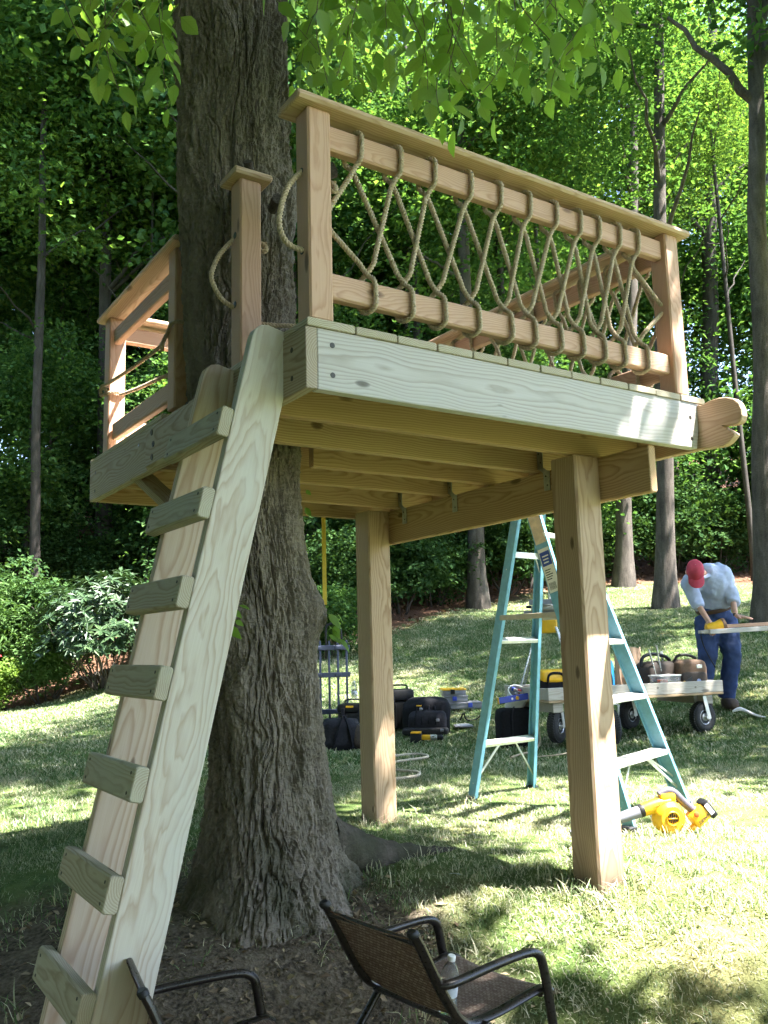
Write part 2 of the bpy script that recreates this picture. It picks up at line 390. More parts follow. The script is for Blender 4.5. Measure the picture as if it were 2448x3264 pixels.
def turf_tile(name, n, size, h0, h1, wd, lean, seed):
    r = np.random.default_rng(seed); b = np.c_[r.uniform(-size/2, size/2, (n, 2)), np.full(n, -.006)]
    k = fbm(b[:, 0]*7+seed, b[:, 1]*7, b[:, 0]*0, seed, 2); h = (h0+(h1-h0)*r.random(n)**1.6)*(.55+.9*k); a = r.uniform(0, 2*np.pi, n); ln = lean*(.3+1.2*r.random(n))*h
    u = np.c_[np.cos(a), np.sin(a), 0*a]; s = np.c_[-np.sin(a), np.cos(a), 0*a]*wd*.5*(.6+.8*r.random(n))[:, None]
    up = np.array([0, 0, 1.0]); md = b+up*(h*.62)[:, None]+u*(ln*.35)[:, None]; tp = b+up*(h*.92)[:, None]+u*ln[:, None]
    V = np.stack([b-s, b+s, md-s*.8, md+s*.8, tp], 1).reshape(-1, 3); i = np.arange(n)*5
    F = np.concatenate([np.c_[i, i+1, i+3], np.c_[i, i+3, i+2], np.c_[i+2, i+3, i+4]])
    o = bpy.data.objects.new(name, np_mesh(name, V, F, False, [m_grass])); return o
tiles = bpy.data.collections.new('turf tiles')
for k in range(3): tiles.objects.link(turf_tile('a_turf_%d' % k, 1000, .36, .010, .036, .0032, .9, 40+k))     # near, dense
for k in range(2): tiles.objects.link(turf_tile('b_turf_%d' % k, 200, .36, .010, .045, .0034, 1.1, 50+k))    # near, thin
for k in range(2): tiles.objects.link(turf_tile('c_turf_%d' % k, 900, .85, .02, .05, .010, .9, 60+k))       # far
tiles.objects.link(turf_tile('d_turf_0', 46, .16, .03, .085, .0045, .9, 71)); tiles.objects.link(turf_tile('d_turf_1', 26, .12, .02, .07, .006, 1.3, 72))
pts = []; ids = []
def grid(l0, l1, d0, d1, st, far):
    l, d = np.meshgrid(np.arange(l0, l1, st), np.arange(d0, d1, st)); l = l.ravel()+rng.uniform(-.3, .3, l.size)*st; d = d.ravel()+rng.uniform(-.3, .3, d.size)*st
    P = np.c_[CAM.x+RT.x*l+FW.x*d, CAM.y+RT.y*l+FW.y*d]; ok = (np.abs(l) < .52*d+1.2) & (lawn_mask(P) > .5)
    P = P[ok]; b = bare_mask(P); n = len(P)
    if far: i = rng.integers(5, 7, n); keep = rng.random(n) < .96
    else:
        i = np.where(b < .34, rng.integers(0, 3, n), rng.integers(3, 5, n)); keep = rng.random(n) < np.where(b > .9, .38, np.where(b > .6, .75, 1))
    pts.append(P[keep]); ids.append(i[keep])
grid(-4, 4, .9, 7.0, .27, False); grid(-14, 14, 7.0, 28, .55, True)
foot = [(x+dx_, y+dy_) for x, y in ((1.427, .357), (1.466, 1.931)) for dx_ in (-.11, 0, .11) for dy_ in (-.11, .0, .11) if (dx_, dy_) != (0, 0)]+[(2.254, .95), (3.0, 1.2), (2.22, 2.1), (2.76, 2.16)]
l_ = rng.uniform(-2.2, 3.2, 260); d_ = rng.uniform(2.2, 7.5, 260); tuf = np.c_[CAM.x+RT.x*l_+FW.x*d_, CAM.y+RT.y*l_+FW.y*d_]; tuf = tuf[fbm(tuf[:, 0]*1.5, tuf[:, 1]*1.5, tuf[:, 0]*0, 15, 2) > .52]
pts += [np.array(foot), tuf]; ids += [rng.integers(7, 9, len(foot)), rng.integers(7, 9, len(tuf))]
P = np.concatenate(pts); ids = np.concatenate(ids); Zp = gz_np(P)
me = bpy.data.meshes.new('grass'); me.vertices.add(len(P)); me.vertices.foreach_set('co', np.c_[P, Zp].astype(np.float32).ravel())
a1 = me.attributes.new('pick', 'INT', 'POINT'); a1.data.foreach_set('value', ids.astype(np.int32))
e = .15; sx = (gz_np(P+[e, 0])-Zp)/e; sy = (gz_np(P+[0, e])-Zp)/e
rot = np.c_[np.arctan(sy), -np.arctan(sx), rng.uniform(0, 6.28, len(P))*0].astype(np.float32)
a2 = me.attributes.new('turn', 'FLOAT_VECTOR', 'POINT'); a2.data.foreach_set('vector', rot.ravel())
a3 = me.attributes.new('spin', 'FLOAT_VECTOR', 'POINT'); sp = np.zeros((len(P), 3), np.float32); sp[:, 2] = rng.integers(0, 4, len(P))*1.5708; a3.data.foreach_set('vector', sp.ravel())
grass = bpy.data.objects.new('grass', me); COL.objects.link(grass); tag(grass, 'short lawn grass, thin and straw coloured in places', 'grass', kind='stuff'); me.materials.append(m_grass)
gn = bpy.data.node_groups.new('turf scatter', 'GeometryNodeTree')
gn.interface.new_socket('Geometry', in_out='INPUT', socket_type='NodeSocketGeometry'); gn.interface.new_socket('Geometry', in_out='OUTPUT', socket_type='NodeSocketGeometry')
gi = gn.nodes.new('NodeGroupInput'); go = gn.nodes.new('NodeGroupOutput'); iop = gn.nodes.new('GeometryNodeInstanceOnPoints'); ci = gn.nodes.new('GeometryNodeCollectionInfo')
ci.inputs['Collection'].default_value = tiles; ci.inputs['Separate Children'].default_value = True; ci.inputs['Reset Children'].default_value = True
def nattr(nm, ty):
    x = gn.nodes.new('GeometryNodeInputNamedAttribute'); x.data_type = ty; x.inputs['Name'].default_value = nm; return x.outputs[0]
m2p = gn.nodes.new('GeometryNodeMeshToPoints')
gn.links.new(gi.outputs[0], m2p.inputs[0]); gn.links.new(m2p.outputs[0], iop.inputs['Points'])
gn.links.new(ci.outputs[0], iop.inputs['Instance']); iop.inputs['Pick Instance'].default_value = True
gn.links.new(nattr('pick', 'INT'), iop.inputs['Instance Index']); gn.links.new(nattr('turn', 'FLOAT_VECTOR'), iop.inputs['Rotation'])
ri = gn.nodes.new('GeometryNodeRotateInstances'); ri.inputs['Local Space'].default_value = True
gn.links.new(iop.outputs[0], ri.inputs[0]); gn.links.new(nattr('spin', 'FLOAT_VECTOR'), ri.inputs['Rotation'])
gn.links.new(ri.outputs[0], go.inputs[0])
md = grass.modifiers.new('turf', 'NODES'); md.node_group = gn

# ------------------------------------------------------------------ leaves and woods
def leaf_quads(c, a, n, s, wide=.34, fold=.10):
    """Two-triangle folded leaves: c centres, a long axes, n normals, s lengths."""
    b = np.cross(n, a); b /= np.linalg.norm(b, axis=1)[:, None]+1e-9; n = np.cross(a, b)
    S = s[:, None]; base = c-a*S*.5; tip = c+a*S*.5-n*S*.08; L = c+b*S*wide+n*S*fold-a*S*.06; Rr = c-b*S*wide+n*S*fold-a*S*.06
    V = np.stack([base, Rr, tip, L], 1).reshape(-1, 3); i = np.arange(len(c))*4
    return V, np.concatenate([np.c_[i, i+1, i+2], np.c_[i, i+2, i+3]])

def unit(v): return v/(np.linalg.norm(v, axis=1)[:, None]+1e-9)

def sprays(cent, rad, per, size, r, droop=.35, flat=.13, wide=.34, jit=.5):
    n = len(cent); k = n*per; sn = unit(np.c_[r.normal(0, .32, (n, 2)), np.ones(n)]); sn = np.repeat(sn, per, 0); C = np.repeat(cent, per, 0); Rd = np.repeat(rad, per)
    u = unit(np.cross(sn, r.normal(0, 1, (k, 3)))); rho = np.sqrt(r.random(k)); pos = C+u*(rho*Rd)[:, None]+sn*(r.normal(0, flat, k)*Rd)[:, None]-np.c_[np.zeros((k, 2)), rho**2*Rd*droop]
    nn = unit(sn+r.normal(0, jit, (k, 3))); ax = unit(u+r.normal(0, .5, (k, 3))-np.array([0, 0, .3])); ax = unit(ax-nn*(ax*nn).sum(1)[:, None])
    return leaf_quads(pos, ax, nn, size*(.6+.7*r.random(k)), wide)

def crown_mesh(name, seed, rx, hz, nspray, per, size, mat, srad=(.45, 1.0), shell=.45, lobes=7, wide=.34):
    r = np.random.default_rng(seed); d = unit(r.normal(0, 1, (nspray, 3))); rho = r.random(nspray)**shell
    lob = unit(r.normal(0, 1, (lobes, 3))); bump = .45+.75*np.max(np.clip(d@lob.T, 0, 1)**4, 1)
    c = d*(rho*bump)[:, None]*np.array([rx, rx, hz/2]); c[:, 2] += hz/2
    V, F = sprays(c, r.uniform(*srad, nspray), per, size, r, wide=wide)
    return np_mesh(name, V, F, False, [mat])

m_leafA = leaf_mat('wood leaves', [(.15, (.042, .092, .034)), (.45, (.070, .148, .048)), (.7, (.115, .21, .058)), (.95, (.21, .31, .075))], .5)
m_leafB = leaf_mat('understory leaves', [(.15, (.040, .090, .038)), (.5, (.066, .14, .052)), (.9, (.14, .24, .07))], .48)
m_leafD = leaf_mat('dark shrub leaves', [(.15, (.020, .048, .020)), (.5, (.036, .076, .028)), (.9, (.068, .125, .04))], .25)
m_leafR = leaf_mat('rhododendron leaves', [(.15, (.018, .042, .018)), (.5, (.032, .068, .028)), (.9, (.065, .11, .042))], .12, .42)
m_leafZ = leaf_mat('azalea leaves', [(.15, (.08, .14, .03)), (.5, (.14, .22, .05)), (.9, (.22, .32, .08))], .35)
m_leafN = leaf_mat('needles', [(.15, (.05, .10, .03)), (.5, (.08, .15, .05)), (.9, (.13, .22, .08))], .25)
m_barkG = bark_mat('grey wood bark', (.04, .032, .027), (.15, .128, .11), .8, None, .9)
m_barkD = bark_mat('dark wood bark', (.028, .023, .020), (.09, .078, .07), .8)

m_leafA2 = leaf_mat('pale wood leaves', [(.15, (.045, .085, .026)), (.45, (.075, .135, .038)), (.7, (.12, .195, .05)), (.95, (.22, .30, .075))], .5)
m_leafA3 = leaf_mat('bluish wood leaves', [(.15, (.034, .080, .040)), (.45, (.058, .128, .056)), (.7, (.098, .185, .068)), (.95, (.17, .26, .085))], .48)
CR = [crown_mesh('crown tall', 1, 3.3, 10.5, 420, 34, .15, m_leafA, (.4, 1.15), .42, 9), crown_mesh('crown broad', 2, 3.9, 8.0, 380, 30, .19, m_leafA3, (.5, 1.3), .42, 9, .38),
      crown_mesh('crown loose', 3, 3.0, 9.0, 330, 42, .115, m_leafA2, (.3, .95), .5, 8, .30)]
UN = [crown_mesh('understory crown', 11, 2.4, 5.0, 190, 36, .12, m_leafB, (.35, 1.0), .5, 6), crown_mesh('understory crown', 12, 2.8, 4.4, 190, 36, .12, m_leafB, (.35, 1.05), .5, 6)]
SH = [crown_mesh('shrub foliage', 21, 1.15, 1.7, 210, 42, .09, m_leafD, (.22, .45)), crown_mesh('shrub foliage', 22, 1.3, 2.3, 260, 42, .10, m_leafD, (.25, .5))]

def limb(mb, a, b, r0, r1, sag=.0, n=7, sides=7, wob=.06):
    a, b = np.array(a, float), np.array(b, float); u = np.linspace(0, 1, n)[:, None]; P = a+(b-a)*u; L = np.linalg.norm(b-a)
    P[1:-1] += rng.normal(0, wob*L*.3, (n-2, 3)); P[:, 2] += sag*np.sin(u[:, 0]*np.pi)*L
    mb.tube(P, np.linspace(r0, r1, n), sides, False)

def wood_tree(label, base, r, h, lean, crowns, mat, name='tree', limbs=(), group='trees in the wood behind the lawn', kind='tree', autolimb=5, sides=12):
    T = empty(name, base, label, kind, group)
    n = 16; u = np.linspace(0, 1, n); P = np.c_[lean[0]*u**1.1, lean[1]*u**1.1, -.35+(h+.35)*u]; P[1:, :2] += np.cumsum(rng.normal(0, r*.10, (n-1, 2)), 0)
    rad = r*(1-.62*u); zz = P[:, 2]; rad = rad+r*.75*np.exp(-np.clip(zz+.05, 0, None)/(.35+r*.5))
    P2_ = smooth_path(P, h/34); rad2 = np.interp(np.linspace(0, 1, len(P2_)), u, rad); mb = MB(); mb.tube(P2_, rad2, sides, False)
    for (z0, dx, dy, z1, lr) in limbs:
        b0 = np.array([np.interp(z0, P[:, 2], P[:, 0]), np.interp(z0, P[:, 2], P[:, 1]), z0]); limb(mb, b0, (b0[0]+dx, b0[1]+dy, z1), lr, lr*.35)
    for k in range(autolimb):
        z0 = h*random.uniform(.42, .9); b0 = np.array([np.interp(z0, P[:, 2], P[:, 0]), np.interp(z0, P[:, 2], P[:, 1]), z0]); a = random.uniform(0, 6.28); L = random.uniform(1.2, 2.6)
        limb(mb, b0, b0+np.array([math.cos(a)*L, math.sin(a)*L, L*random.uniform(.5, 1.1)]), r*.32, r*.08)
    mb.build('trunk', mat, T, smooth='all', local=True)
    for (me, dx, dy, dz, s) in crowns:
        o = bpy.data.objects.new('crown', me); link(o, T, True); o.location = (dx, dy, dz); o.rotation_euler = (0, 0, random.uniform(0, 6.28)); o.scale = (s, s, s)
    return T

# trees whose trunks stand clear at the lawn's edge
wood_tree('straight grey trunk right behind the blue stepladder, widening at its foot', site(2.06, 19), .185, 17, (.3, -.1), [(CR[0], 0, 0, 6.5, .95), (CR[2], 1.2, -.6, 8.5, .7)], m_barkG)
wood_tree('slim trunk with a high fork, left of the two trunks near the bent man', site(5.72, 21), .20, 17, (1.25, -.8), [(CR[1], 0, .3, 11.0, .9), (CR[2], -.8, .6, 13, .8)], m_barkG, limbs=[(12.6, -.9, .5, 14.6, .11), (12.8, .8, -.5, 15.0, .10)])
wood_tree('sturdy ridged trunk directly behind the red cap', site(5.42, 17), .185, 16, (.85, -.55), [(CR[0], .2, .4, 8.6, .8)], m_barkG)
wood_tree('gnarled trunk at the right edge with a limb reaching up left', site(5.88, 13.5), .20, 15, (.85, -.55), [(CR[1], .9, -.9, 9.4, .85)], m_barkG, limbs=[(8.6, -1.15, .75, 10.2, .085), (9.2, .4, -.3, 11.5, .12)], sides=14)
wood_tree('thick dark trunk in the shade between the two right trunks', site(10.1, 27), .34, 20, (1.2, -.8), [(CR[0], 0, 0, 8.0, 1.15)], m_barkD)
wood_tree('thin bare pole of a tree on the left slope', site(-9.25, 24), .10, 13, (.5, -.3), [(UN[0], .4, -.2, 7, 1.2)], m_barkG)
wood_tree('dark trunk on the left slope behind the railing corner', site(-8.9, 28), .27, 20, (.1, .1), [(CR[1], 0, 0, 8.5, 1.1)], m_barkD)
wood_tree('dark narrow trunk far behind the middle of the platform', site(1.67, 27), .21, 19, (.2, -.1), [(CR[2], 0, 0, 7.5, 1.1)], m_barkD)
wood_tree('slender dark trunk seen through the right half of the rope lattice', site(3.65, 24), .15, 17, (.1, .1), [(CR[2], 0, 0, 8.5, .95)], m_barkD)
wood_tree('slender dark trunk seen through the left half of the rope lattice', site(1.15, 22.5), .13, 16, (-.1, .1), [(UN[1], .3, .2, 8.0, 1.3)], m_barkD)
for k, (l, d, dz, s_) in enumerate(((-7.4, 18.8, 9.0, 1.1), (-3.6, 19.2, 10.5, 1.1), (-10.8, 19.5, 8.5, 1.1))):  # tall trees added so their high crowns shade the left wood
    wood_tree(('tall slim grey trunk rising near the left edge of the picture', 'added tall slim tree hidden behind the big furrowed trunk, shading the left wood', 'added tall slim tree just outside the left edge of the picture, shading the left wood')[k], site(l, d), .12, 18, (random.uniform(-.3, .3), random.uniform(-.3, .3)), [(CR[k % 3], 0, 0, dz, s_), (CR[(k+1) % 3], 1.0, -.8, dz+3, s_)], m_barkD, group='tall trees added to shade the left wood edge', autolimb=6)
# trees filling the wood behind
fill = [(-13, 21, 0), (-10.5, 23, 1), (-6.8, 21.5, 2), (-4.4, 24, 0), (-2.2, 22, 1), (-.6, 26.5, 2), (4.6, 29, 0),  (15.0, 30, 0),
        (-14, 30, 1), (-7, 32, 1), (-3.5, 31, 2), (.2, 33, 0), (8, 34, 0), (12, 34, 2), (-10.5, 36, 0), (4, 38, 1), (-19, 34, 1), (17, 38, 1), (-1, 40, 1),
        (-9, -5, 1), (-4, -9, 0), (2, -11, 1), (9, -10, 0), (-10, 4, 0), (14, -7, 1), (-13, 11, 1)]  # last row: unseen trees added to cut sky light from behind and left
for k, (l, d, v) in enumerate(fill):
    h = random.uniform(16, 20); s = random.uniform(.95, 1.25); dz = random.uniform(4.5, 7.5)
    wood_tree(('leafy tree in the dense wood, its trunk lost among leaves' if d > 15 else 'unseen leafy tree added behind or left of the viewer to block sky light'), site(l, d), random.uniform(.14, .24), h, (random.uniform(-.4, .4), random.uniform(-.4, .4)),
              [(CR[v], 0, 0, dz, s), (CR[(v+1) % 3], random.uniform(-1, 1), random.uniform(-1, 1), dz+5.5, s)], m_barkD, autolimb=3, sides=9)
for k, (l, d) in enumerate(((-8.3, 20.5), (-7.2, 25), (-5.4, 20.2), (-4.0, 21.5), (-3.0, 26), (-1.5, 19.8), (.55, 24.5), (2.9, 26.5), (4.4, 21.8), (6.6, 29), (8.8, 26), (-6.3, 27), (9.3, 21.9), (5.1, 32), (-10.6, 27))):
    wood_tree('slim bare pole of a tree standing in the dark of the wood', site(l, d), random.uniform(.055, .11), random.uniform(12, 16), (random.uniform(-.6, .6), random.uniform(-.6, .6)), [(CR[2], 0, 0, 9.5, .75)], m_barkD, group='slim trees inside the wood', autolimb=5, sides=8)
# unseen thicket added on the left and behind the viewer to block sky light
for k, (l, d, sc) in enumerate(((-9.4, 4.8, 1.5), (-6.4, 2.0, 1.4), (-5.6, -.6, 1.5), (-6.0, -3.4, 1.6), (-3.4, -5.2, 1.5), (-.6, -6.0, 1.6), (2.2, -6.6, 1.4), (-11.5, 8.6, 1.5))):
    wood_tree('unseen leafy young tree added to block sky light, out of the picture', site(l, d), .07, 6.5, (0, 0), [(UN[k % 2], 0, 0, .2, sc), (UN[(k+1) % 2], .4, .3, 4.2, sc*1.1), (CR[k % 3], 0, 0, 7.0, .9)], m_barkD, 'sapling', group='unseen young trees added to block sky light', autolimb=3, sides=7)
# understory: low leafy young trees along the edge
und = [(-10.2, 18.2, .9), (-8.3, 20.2, 1.0), (-4.6, 20.2, 1.0), (-1.3, 20.5, 1.0), (.4, 20.6, .9), (3.6, 21.4, 1.0), (12.4, 24.5, 1.1), (-7.6, 23.5, 1.3), (-3.2, 23.5, 1.3), (5.0, 25.5, 1.4), (-11.6, 21, 1.3), (2.3, 23.5, 1.1), (8.2, 26.5, 1.2)]
for k, (l, d, s) in enumerate(und):
    wood_tree('young low-branched tree at the wood edge, leafy almost to the ground', site(l, d), .05*s, 4.6*s, (random.uniform(-.2, .2), random.uniform(-.2, .2)),
              [(UN[k % 2], 0, 0, .9*s, s), (UN[(k+1) % 2], random.uniform(-.5, .5), random.uniform(-.5, .5), 3.4*s, .85*s)], m_barkD, 'sapling', group='young trees along the wood edge', autolimb=4, sides=7)

for k, l in enumerate(range(-15, 19, 3)):
    wood_tree('shaded young tree deep in the wood, a dark mass of leaves', site(l+.4*(k % 2), 27.5+1.5*(k % 3)), .07, 7, (0, 0), [(UN[k % 2], 0, 0, -.3, 1.9), (UN[(k+1) % 2], .5, .4, 4.5, 1.9)], m_barkD, 'sapling', group='young trees deep in the wood', autolimb=2, sides=6)

for k, l in enumerate((-19, -15, -11.5, -8, -4.5, -1)):
    wood_tree('shaded young tree deep in the wood, a dark mass of leaves', site(l, 34+(k % 2)), .09, 9, (0, 0), [(UN[k % 2], 0, 0, -.3, 2.4), (UN[(k+1) % 2], .5, .4, 5.5, 2.5)], m_barkD, 'sapling', group='young trees deep in the wood', autolimb=2, sides=6)

# ------------------------------------------------------------------ shrubs
def shrub(label, base, s, me, mat=m_barkD, stems=8, cat='shrub', group='shrubs along the planting bed', name='shrub', zs=1.0):
    T = empty(name, base, label, cat, group); mb = MB()
    for k in range(stems):
        a = random.uniform(0, 6.28); L = random.uniform(.3, .8)*s; limb(mb, (math.cos(a)*.08, math.sin(a)*.08, -.1), (math.cos(a)*L, math.sin(a)*L, random.uniform(.6, 1.2)*s), .018*s, .007*s, n=5, sides=5)
    mb.build('stems', mat, T, True, True)
    o = bpy.data.objects.new('foliage', me); link(o, T, True); o.location = (0, 0, .12*s); o.scale = (s, s, s*zs); o.rotation_euler = (0, 0, random.uniform(0, 6.28))
    return T
bed = [(-.9, 17.0, 1.0, 0), (.35, 18.0, 1.0, 1), (1.1, 19.3, .9, 0), (-.2, 19.2, 1.3, 1), (2.9, 20.6, 1.1, 1), (1.9, 21.6, 1.2, 0), (4.4, 22.4, 1.2, 1), (6.4, 23.4, 1.2, 0), (8.0, 24.2, 1.4, 1), (9.6, 25.0, 1.3, 0), (11.4, 25.6, 1.4, 1),
       (-1.9, 16.9, .8, 0), (-3.3, 17.6, 1.0, 1), (-7.0, 17.2, 1.0, 1), (-8.4, 17.4, 1.1, 0), (3.6, 25, 1.5, 1), (7.2, 27, 1.6, 0), (-5.3, 21, 1.2, 1), (.6, 23, 1.3, 0), (13, 27, 1.6, 1), (-9.9, 19.6, 1.3, 1), (-8.6, 22.2, 1.1, 0), (-7.0, 20.6, .9, 1), (-6.6, 24.5, 1.2, 0), (-9.4, 25.5, 1.4, 1), (-5.0, 22.6, 1.0, 1), (-10.8, 23.5, 1.2, 0)]
for k, (l, d, s, v) in enumerate(bed):
    shrub('dark dense evergreen shrub in the shady bed below the wood', site(l, d), s, SH[v])

def whorl_mesh(name, seed, n, rx, hz, mat, per=9, size=.15, zmin=.0):
    """Rhododendron: rosettes of narrow glossy leaves at the shoot ends."""
    r = np.random.default_rng(seed); d = unit(r.normal(0, 1, (n, 3))); d[:, 2] = np.abs(d[:, 2])*1.0-.25; d = unit(d); c = d*(r.uniform(.62, 1.0, n)*(0.75+.35*fbm(d[:, 0]*2, d[:, 1]*2, d[:, 2]*2, seed, 2)))[:, None]*np.array([rx, rx, hz]); c[:, 2] += zmin
    k = n*per; C = np.repeat(c, per, 0); D = np.repeat(unit(d*np.array([1, 1, .6])+np.array([0, 0, .9])), per, 0); a = np.tile(np.arange(per)*2*np.pi/per, n)+r.uniform(0, .7, k)
    e1 = unit(np.cross(D, np.array([.3, .2, 1.0]))); e2 = np.cross(D, e1); u = e1*np.cos(a)[:, None]+e2*np.sin(a)[:, None]; ax = unit(u+D*r.uniform(-.25, .75, k)[:, None]); s = size*(.75+.5*r.random(k))
    V, F = leaf_quads(C+ax*(s*.5)[:, None], ax, unit(D-ax*(D*ax).sum(1)[:, None]+r.normal(0, .15, (k, 3))), s, .16, .05)
    return np_mesh(name, V, F, False, [mat])
T = empty('rhododendron', site(-4.95, 15.75), 'big rhododendron with glossy whorled leaves over bare spreading stems', 'shrub')
mb = MB()
for k in range(34):
    a = random.uniform(0, 6.28); L = random.uniform(.25, 1.25); limb(mb, (math.cos(a)*.12, math.sin(a)*.12, -.1), (math.cos(a)*L, math.sin(a)*L, random.uniform(.75, 1.5)), .016, .006, n=7, sides=5, wob=.10)
mb.build('stems', m_barkG, T, True, True)
o = bpy.data.objects.new('foliage', whorl_mesh('rhododendron foliage', 5, 640, 1.35, 1.35, m_leafR, 9, .17, .85)); link(o, T, True)
az = crown_mesh('azalea foliage', 31, .62, .85, 260, 40, .055, m_leafZ, (.12, .24), .35)
shrub('pale green sunlit azalea at the left edge of the lawn', site(-6.85, 15.3), 1.05, az, name='azalea', group=None)
shrub('feathery mid green shrub between the azalea and the rhododendron', site(-5.95, 15.7), 1.0, crown_mesh('feathery foliage', 32, .62, 1.15, 210, 46, .07, m_leafN, (.18, .34), .45, wide=.18), name='feathery_shrub', group=None)
shrub('soft pale conifer just inside the left edge behind the azalea', site(-7.5, 16.6), 1.25, crown_mesh('conifer foliage', 33, .85, 2.0, 260, 46, .12, m_leafN, (.25, .5), .4, wide=.09), name='conifer', cat='conifer', group=None)
shrub('pale lit shrub behind the folded blue trolley', site(-.95, 14.6), .95, crown_mesh('pale shrub foliage', 34, .7, 1.5, 240, 42, .075, m_leafB, (.2, .36), .45), name='pale_shrub', group=None)
o = MB()
for k in range(7):
    a = k*.9; o.tube([(0, 0, 0), (math.cos(a)*.03, math.sin(a)*.03, .03), (math.cos(a)*.05, math.sin(a)*.05, .025)], [.008, .02, .004], 6)
rb = o.build('red_blossom', flat_mat('blossom red', (.55, .03, .04), .6), None, True, loc=site(-6.45, 14.9) + Vector((0, 0, .93))); tag(rb, 'small red blossom on top of the pale azalea', 'flower')

# unseen tree added at the right; crown shaped to shade the middle lawn
ST = site(7.6, 6.0); T = empty('tree', ST, 'unseen tall tree added right of the picture to shade the middle lawn', 'tree'); mb = MB(); limb(mb, (0, 0, -.3), (0, .2, 13), .24, .06, n=14, sides=12, wob=.01)
for k in range(9): a = k*.7+.3; z0 = 6.5+k*.55; limb(mb, (0, .1, z0), (math.cos(a)*3.2, math.sin(a)*3.2, z0+1.6), .08, .02)
mb.build('trunk', m_barkG, T, 'all', True)
N_ = 5200; hC = rng.uniform(7.5, 13, N_); l = rng.uniform(-4.2, 9, N_); d = rng.uniform(5.6, 17, N_)
Gx = np.c_[CAM.x+RT.x*l+FW.x*d, CAM.y+RT.y*l+FW.y*d]; keep = (fbm(Gx[:, 0]*.8, Gx[:, 1]*.8, Gx[:, 0]*0, 77, 2) > np.where(d > 12, .46, .33)) & (d > 5.9+.45*np.sin(l*1.7)-.10*l)
CCx = np.c_[Gx[:, 0]+.30*hC, Gx[:, 1]-.40*hC, hC]; dq = (CCx[:, 0]-CAM.x)*FW.x+(CCx[:, 1]-CAM.y)*FW.y; lq = (CCx[:, 0]-CAM.x)*RT.x+(CCx[:, 1]-CAM.y)*RT.y
keep &= ((hC-CAM.z) > .86*np.maximum(dq, 0)+.35) | (lq > .50*dq+.6); CCx = CCx[keep]-np.array([ST.x, ST.y, ST.z])
V, F = sprays(CCx, rng.uniform(.35, .6, len(CCx)), 24, .13, rng); o = bpy.data.objects.new('crown', np_mesh('crown', V, F, False, [m_leafA])); link(o, T, True); tag(o, kind='stuff')
# ------------------------------------------------------------------ the big tree
m_bark = bark_mat('big tree bark', (.032, .026, .021), (.24, .207, .174), 1.0, (.04, .045, .024), .9, True)
CZ = np.array([-.6, -.1, 0, .5, 1.0, 1.48, 2.15, 3.4, 6, 9.5]); CX = np.array([.45, .43, .42, .39, .335, .262, .2, .10, -.1, -.25]); CY = np.array([1.11, 1.09, 1.08, 1.055, 1.01, .965, .89, .735, .42, .1])
RZ = np.array([-.6, -.2, 0, .12, .25, .5, .8, 1.2, 1.6, 2.2, 3.4, 6, 9.5]); RV = np.array([.43, .35, .288, .262, .242, .216, .210, .204, .204, .205, .205, .16, .05])
zs = np.concatenate([np.linspace(-.6, 3.7, 760), np.linspace(3.8, 9.5, 40)]); nt_ = 400; th = np.arange(nt_)*2*np.pi/nt_
TH, ZZ = np.meshgrid(th, zs); r0 = np.interp(ZZ, RZ, RV)
def lobe(a, w_, A, h): return A*np.exp(-np.clip(ZZ+.15, 0, None)/h)*np.exp(-(((TH-a+np.pi) % (2*np.pi)-np.pi)/w_)**2)
r0 = r0+lobe(-.15, .34, .22, .15)+lobe(-1.25, .40, .10, .22)+lobe(-2.3, .4, .11, .18)+lobe(2.9, .4, .15, .2)+lobe(1.3, .4, .2, .2)
r0 = r0+.055*np.exp(-((ZZ-1.06)/.11)**2)*np.exp(-(((TH+.62+np.pi) % (2*np.pi)-np.pi)/.42)**2)+.03*np.exp(-((ZZ-2.62)/.1)**2)*np.exp(-(((TH+.9+np.pi) % (2*np.pi)-np.pi)/.5)**2)
r0 = r0*(1+.05*np.cos(3*TH+1.2*ZZ)+.03*np.cos(5*TH-.8*ZZ))
cx, sx_ = np.cos(TH)*.24, np.sin(TH)*.24
def plates(N, dz, warp, sd):
    """Bark plates: stretched Voronoi cells wrapped round the trunk; returns distance to the crack, cell tone, offset up the cell."""
    w1 = (fbm(cx*9, sx_*9, ZZ*2.4, sd, 3)-.5)*warp; w2 = (fbm(cx*8+5, sx_*8, ZZ*2.4, sd+3, 3)-.5)*warp
    u_ = TH/(2*np.pi)*N+w1*N*.16; v_ = ZZ/dz+w2*3; iu, iv = np.floor(u_), np.floor(v_); f1 = np.full(u_.shape, 9.0); f2 = f1.copy(); tone = np.zeros(u_.shape); dv = np.zeros(u_.shape)
    for a in (-1, 0, 1):
        for b in (-1, 0, 1):
            cu, cv_ = iu+a, iv+b; hu = hash3(np.mod(cu, N), cv_, cu*0, sd); hv = hash3(np.mod(cu, N), cv_, cu*0, sd+1); px = cu+.1+.8*hu; py = cv_+hv
            d_ = np.sqrt((u_-px)**2+(v_-py)**2); t_ = hash3(np.mod(cu, N), cv_, cu*0, sd+2); nearer = d_ < f1
            f2 = np.where(nearer, f1, np.minimum(f2, d_)); dv = np.where(nearer, v_-py, dv); tone = np.where(nearer, t_, tone); f1 = np.where(nearer, d_, f1)
    return f2-f1, tone, dv
g1, t1, v1 = plates(26, .46, 1.0, 101); g2, t2, v2 = plates(58, .15, .8, 131); g3, t3, v3 = plates(120, .022, .5, 171)
w1 = (fbm(cx*10, sx_*10, ZZ*3.2, 5, 3)-.5)*.14; w2 = (fbm(cx*10+7, sx_*10, ZZ*3.2, 8, 3)-.5)*.14
